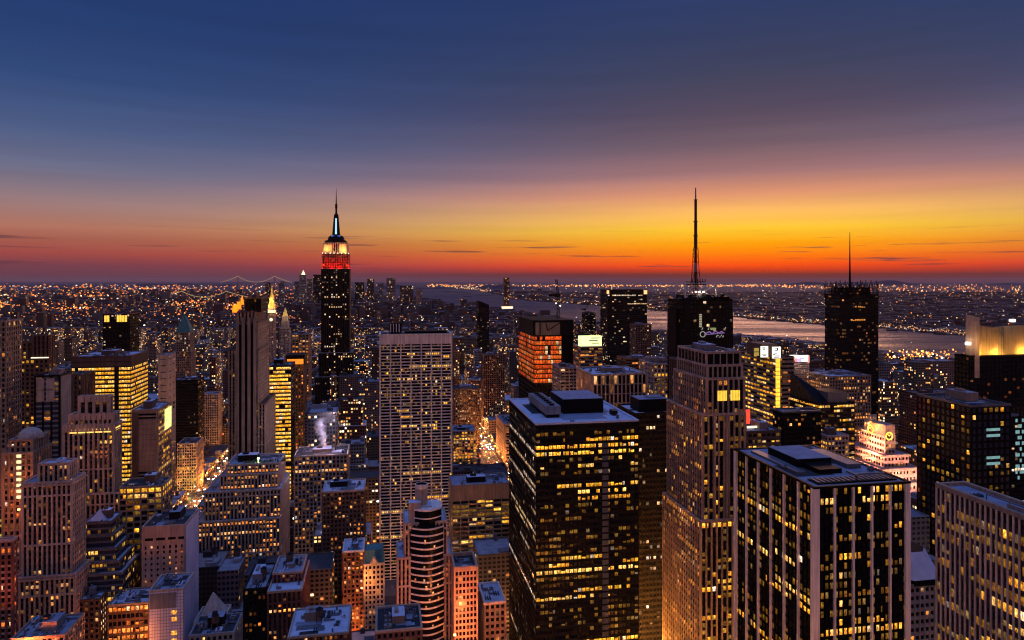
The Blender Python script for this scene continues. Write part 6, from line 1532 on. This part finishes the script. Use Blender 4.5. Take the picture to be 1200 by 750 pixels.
for u, v in GLOW:
    x, y = uv2xy(u, v); point('sodium_light', (x, y, 11), 48000 if v < 0 else 90000, (1, .32, .06), None, 2)
# the near stretch of the right avenue, and the cross streets
def lamp_at(u, v, rz, label, group):
    x, y = uv2xy(u, v); c = copy_tree(sl); c.location = (x, y, .15); c.rotation_euler = (0, 0, rz); tag(c, label, 'street lamp', group)
for i, u in enumerate(range(150, 640, 32)):
    for sd in (-1, 1): lamp_at(u, 158 + sd * 13.5, TH + (0 if sd < 0 else math.pi), 'orange street lamp deep in the avenue between black glass tower and white pier tower', 'street lamps of the near right avenue')
    if i % 2 == 0:
        x, y = uv2xy(u, 158 if u > 230 else 143); point('sodium_light', (x, y, 14), 1500000 if 384 < u < 470 else 50000 if u < 384 else 90000, (1, .34, .05), None, 3)
for u, v, e in ((333, 186, 190000), (333, 205, 130000), (240, 182, 110000), (240, 206, 110000), (438, 60, 40000)):
    lamp_at(u, v, TH + math.pi / 2, 'orange street lamp at the foot of white pier tower and rosy stone tower', 'street lamps at the near right towers'); x, y = uv2xy(u, v); point('sodium_light', (x, y, 14), e, (1, .36, .07), None, 3)
for s in STR[1:12]:
    for v in range(-520, 720, 62):
        if any(abs(v - a) < 20 for a, w in AV) or hit(s - 3, s + 3, v - 6, v + 6, 0): continue
        x, y = uv2xy(s, v)
        xp = px(x, y, 0)[0]
        if y < 440 or not -40 < xp < 1240: continue
        lamp_at(s - 6.6, v, TH + math.pi / 2, 'orange street lamp in a cross street between the blocks', 'street lamps of the cross streets')
        point('sodium_light', (x, y, 12), 34000, (1, .3, .06), None, 2)
def car_proto(name, paint):
    r_ = empty(name, (0, 0, 0))
    def body(b):
        prof = [(-2.3, .35), (2.3, .35), (2.35, .8), (1.3, .95), (.7, 1.45), (-1.2, 1.48), (-1.9, 1.0), (-2.3, .9)]
        for s in (-.9, .9): b.quad([(s, y, z) for y, z in (prof if s < 0 else prof[::-1])])
        for i in range(len(prof)):
            (y0, z0), (y1, z1) = prof[i], prof[(i + 1) % len(prof)]; b.quad([(-.9, y0, z0), (.9, y0, z0), (.9, y1, z1), (-.9, y1, z1)][::-1])
    part(r_, 'body', [paint], body)
    for sx in (-.8, .8):
        for sy in (-1.45, 1.45):
            def wh(b):
                n = 12; P = [(sy + .33 * math.cos(k * 2 * math.pi / n), .33 + .33 * math.sin(k * 2 * math.pi / n)) for k in range(n)]
                b.quad([(sx - .12, y, z) for y, z in P]); b.quad([(sx + .12, y, z) for y, z in P[::-1]])
                for k in range(n): (y0, z0), (y1, z1) = P[k], P[(k + 1) % n]; b.quad([(sx - .12, y0, z0), (sx - .12, y1, z1), (sx + .12, y1, z1), (sx + .12, y0, z0)])
            part(r_, 'wheel', [MAT['black']], wh)
        part(r_, 'headlight', [emit('headlight', (1, .8, .5), 160)], lambda b: b.box(sx - .25, sx + .25, -2.42, -2.3, .55, .85) if True else None)
        part(r_, 'taillight', [emit('taillight', (1, .03, .02), 40)], lambda b: b.box(sx - .22, sx + .22, 2.3, 2.4, .65, .9))
    return r_
cars = [car_proto('car', stone(f'car_paint_{k}', c, .3, .05, 1, False, .5)) for k, c in enumerate(((.6, .38, .03), (.02, .02, .025), (.35, .35, .37)))]
cn_ = ['yellow', 'black', 'silver']
i = 0
for v, lo, hi, g in ((158, 900, 1400, 'avenue right of white grid slab'), (-220, 560, 1350, 'avenue left of dark banded tower')):
    u = lo
    while u < hi:
        for lane in (-9, -3, 3, 9):
            if R.random() < .5: continue
            k = R.randrange(3); c = cars[k] if not cars[k].get('label') else copy_tree(cars[k])
            x, y = uv2xy(u + R.uniform(0, 6), v + lane); c.location = (x, y, 0.0); c.rotation_euler = (0, 0, TH + (math.pi if lane < 0 and v > 0 else 0))
            tag(c, f'{cn_[k]} car with its lamps on driving along the {g}', 'car', f'{cn_[k]} cars on the {g}')
        u += R.uniform(14, 26)
# ---------------------------------------------------------------- haze
HAZE_D = 0.8e-5
m, n, l = newmat('evening_haze')
v = N(n, 'ShaderNodeVolumePrincipled'); v.inputs['Color'].default_value = (.92, .68, .62, 1); v.inputs['Density'].default_value = HAZE_D; v.inputs['Anisotropy'].default_value = .1
o = N(n, 'ShaderNodeOutputMaterial'); l.new(v.outputs[0], o.inputs[1])
b = MB(); b.box(-95000, 95000, -3000, 95000, -6, 470, 0, bottom=True)
hz = b.build('haze', m); hz['kind'] = 'stuff'; hz['label'] = 'thin evening haze over the whole city'; hz['category'] = 'haze'
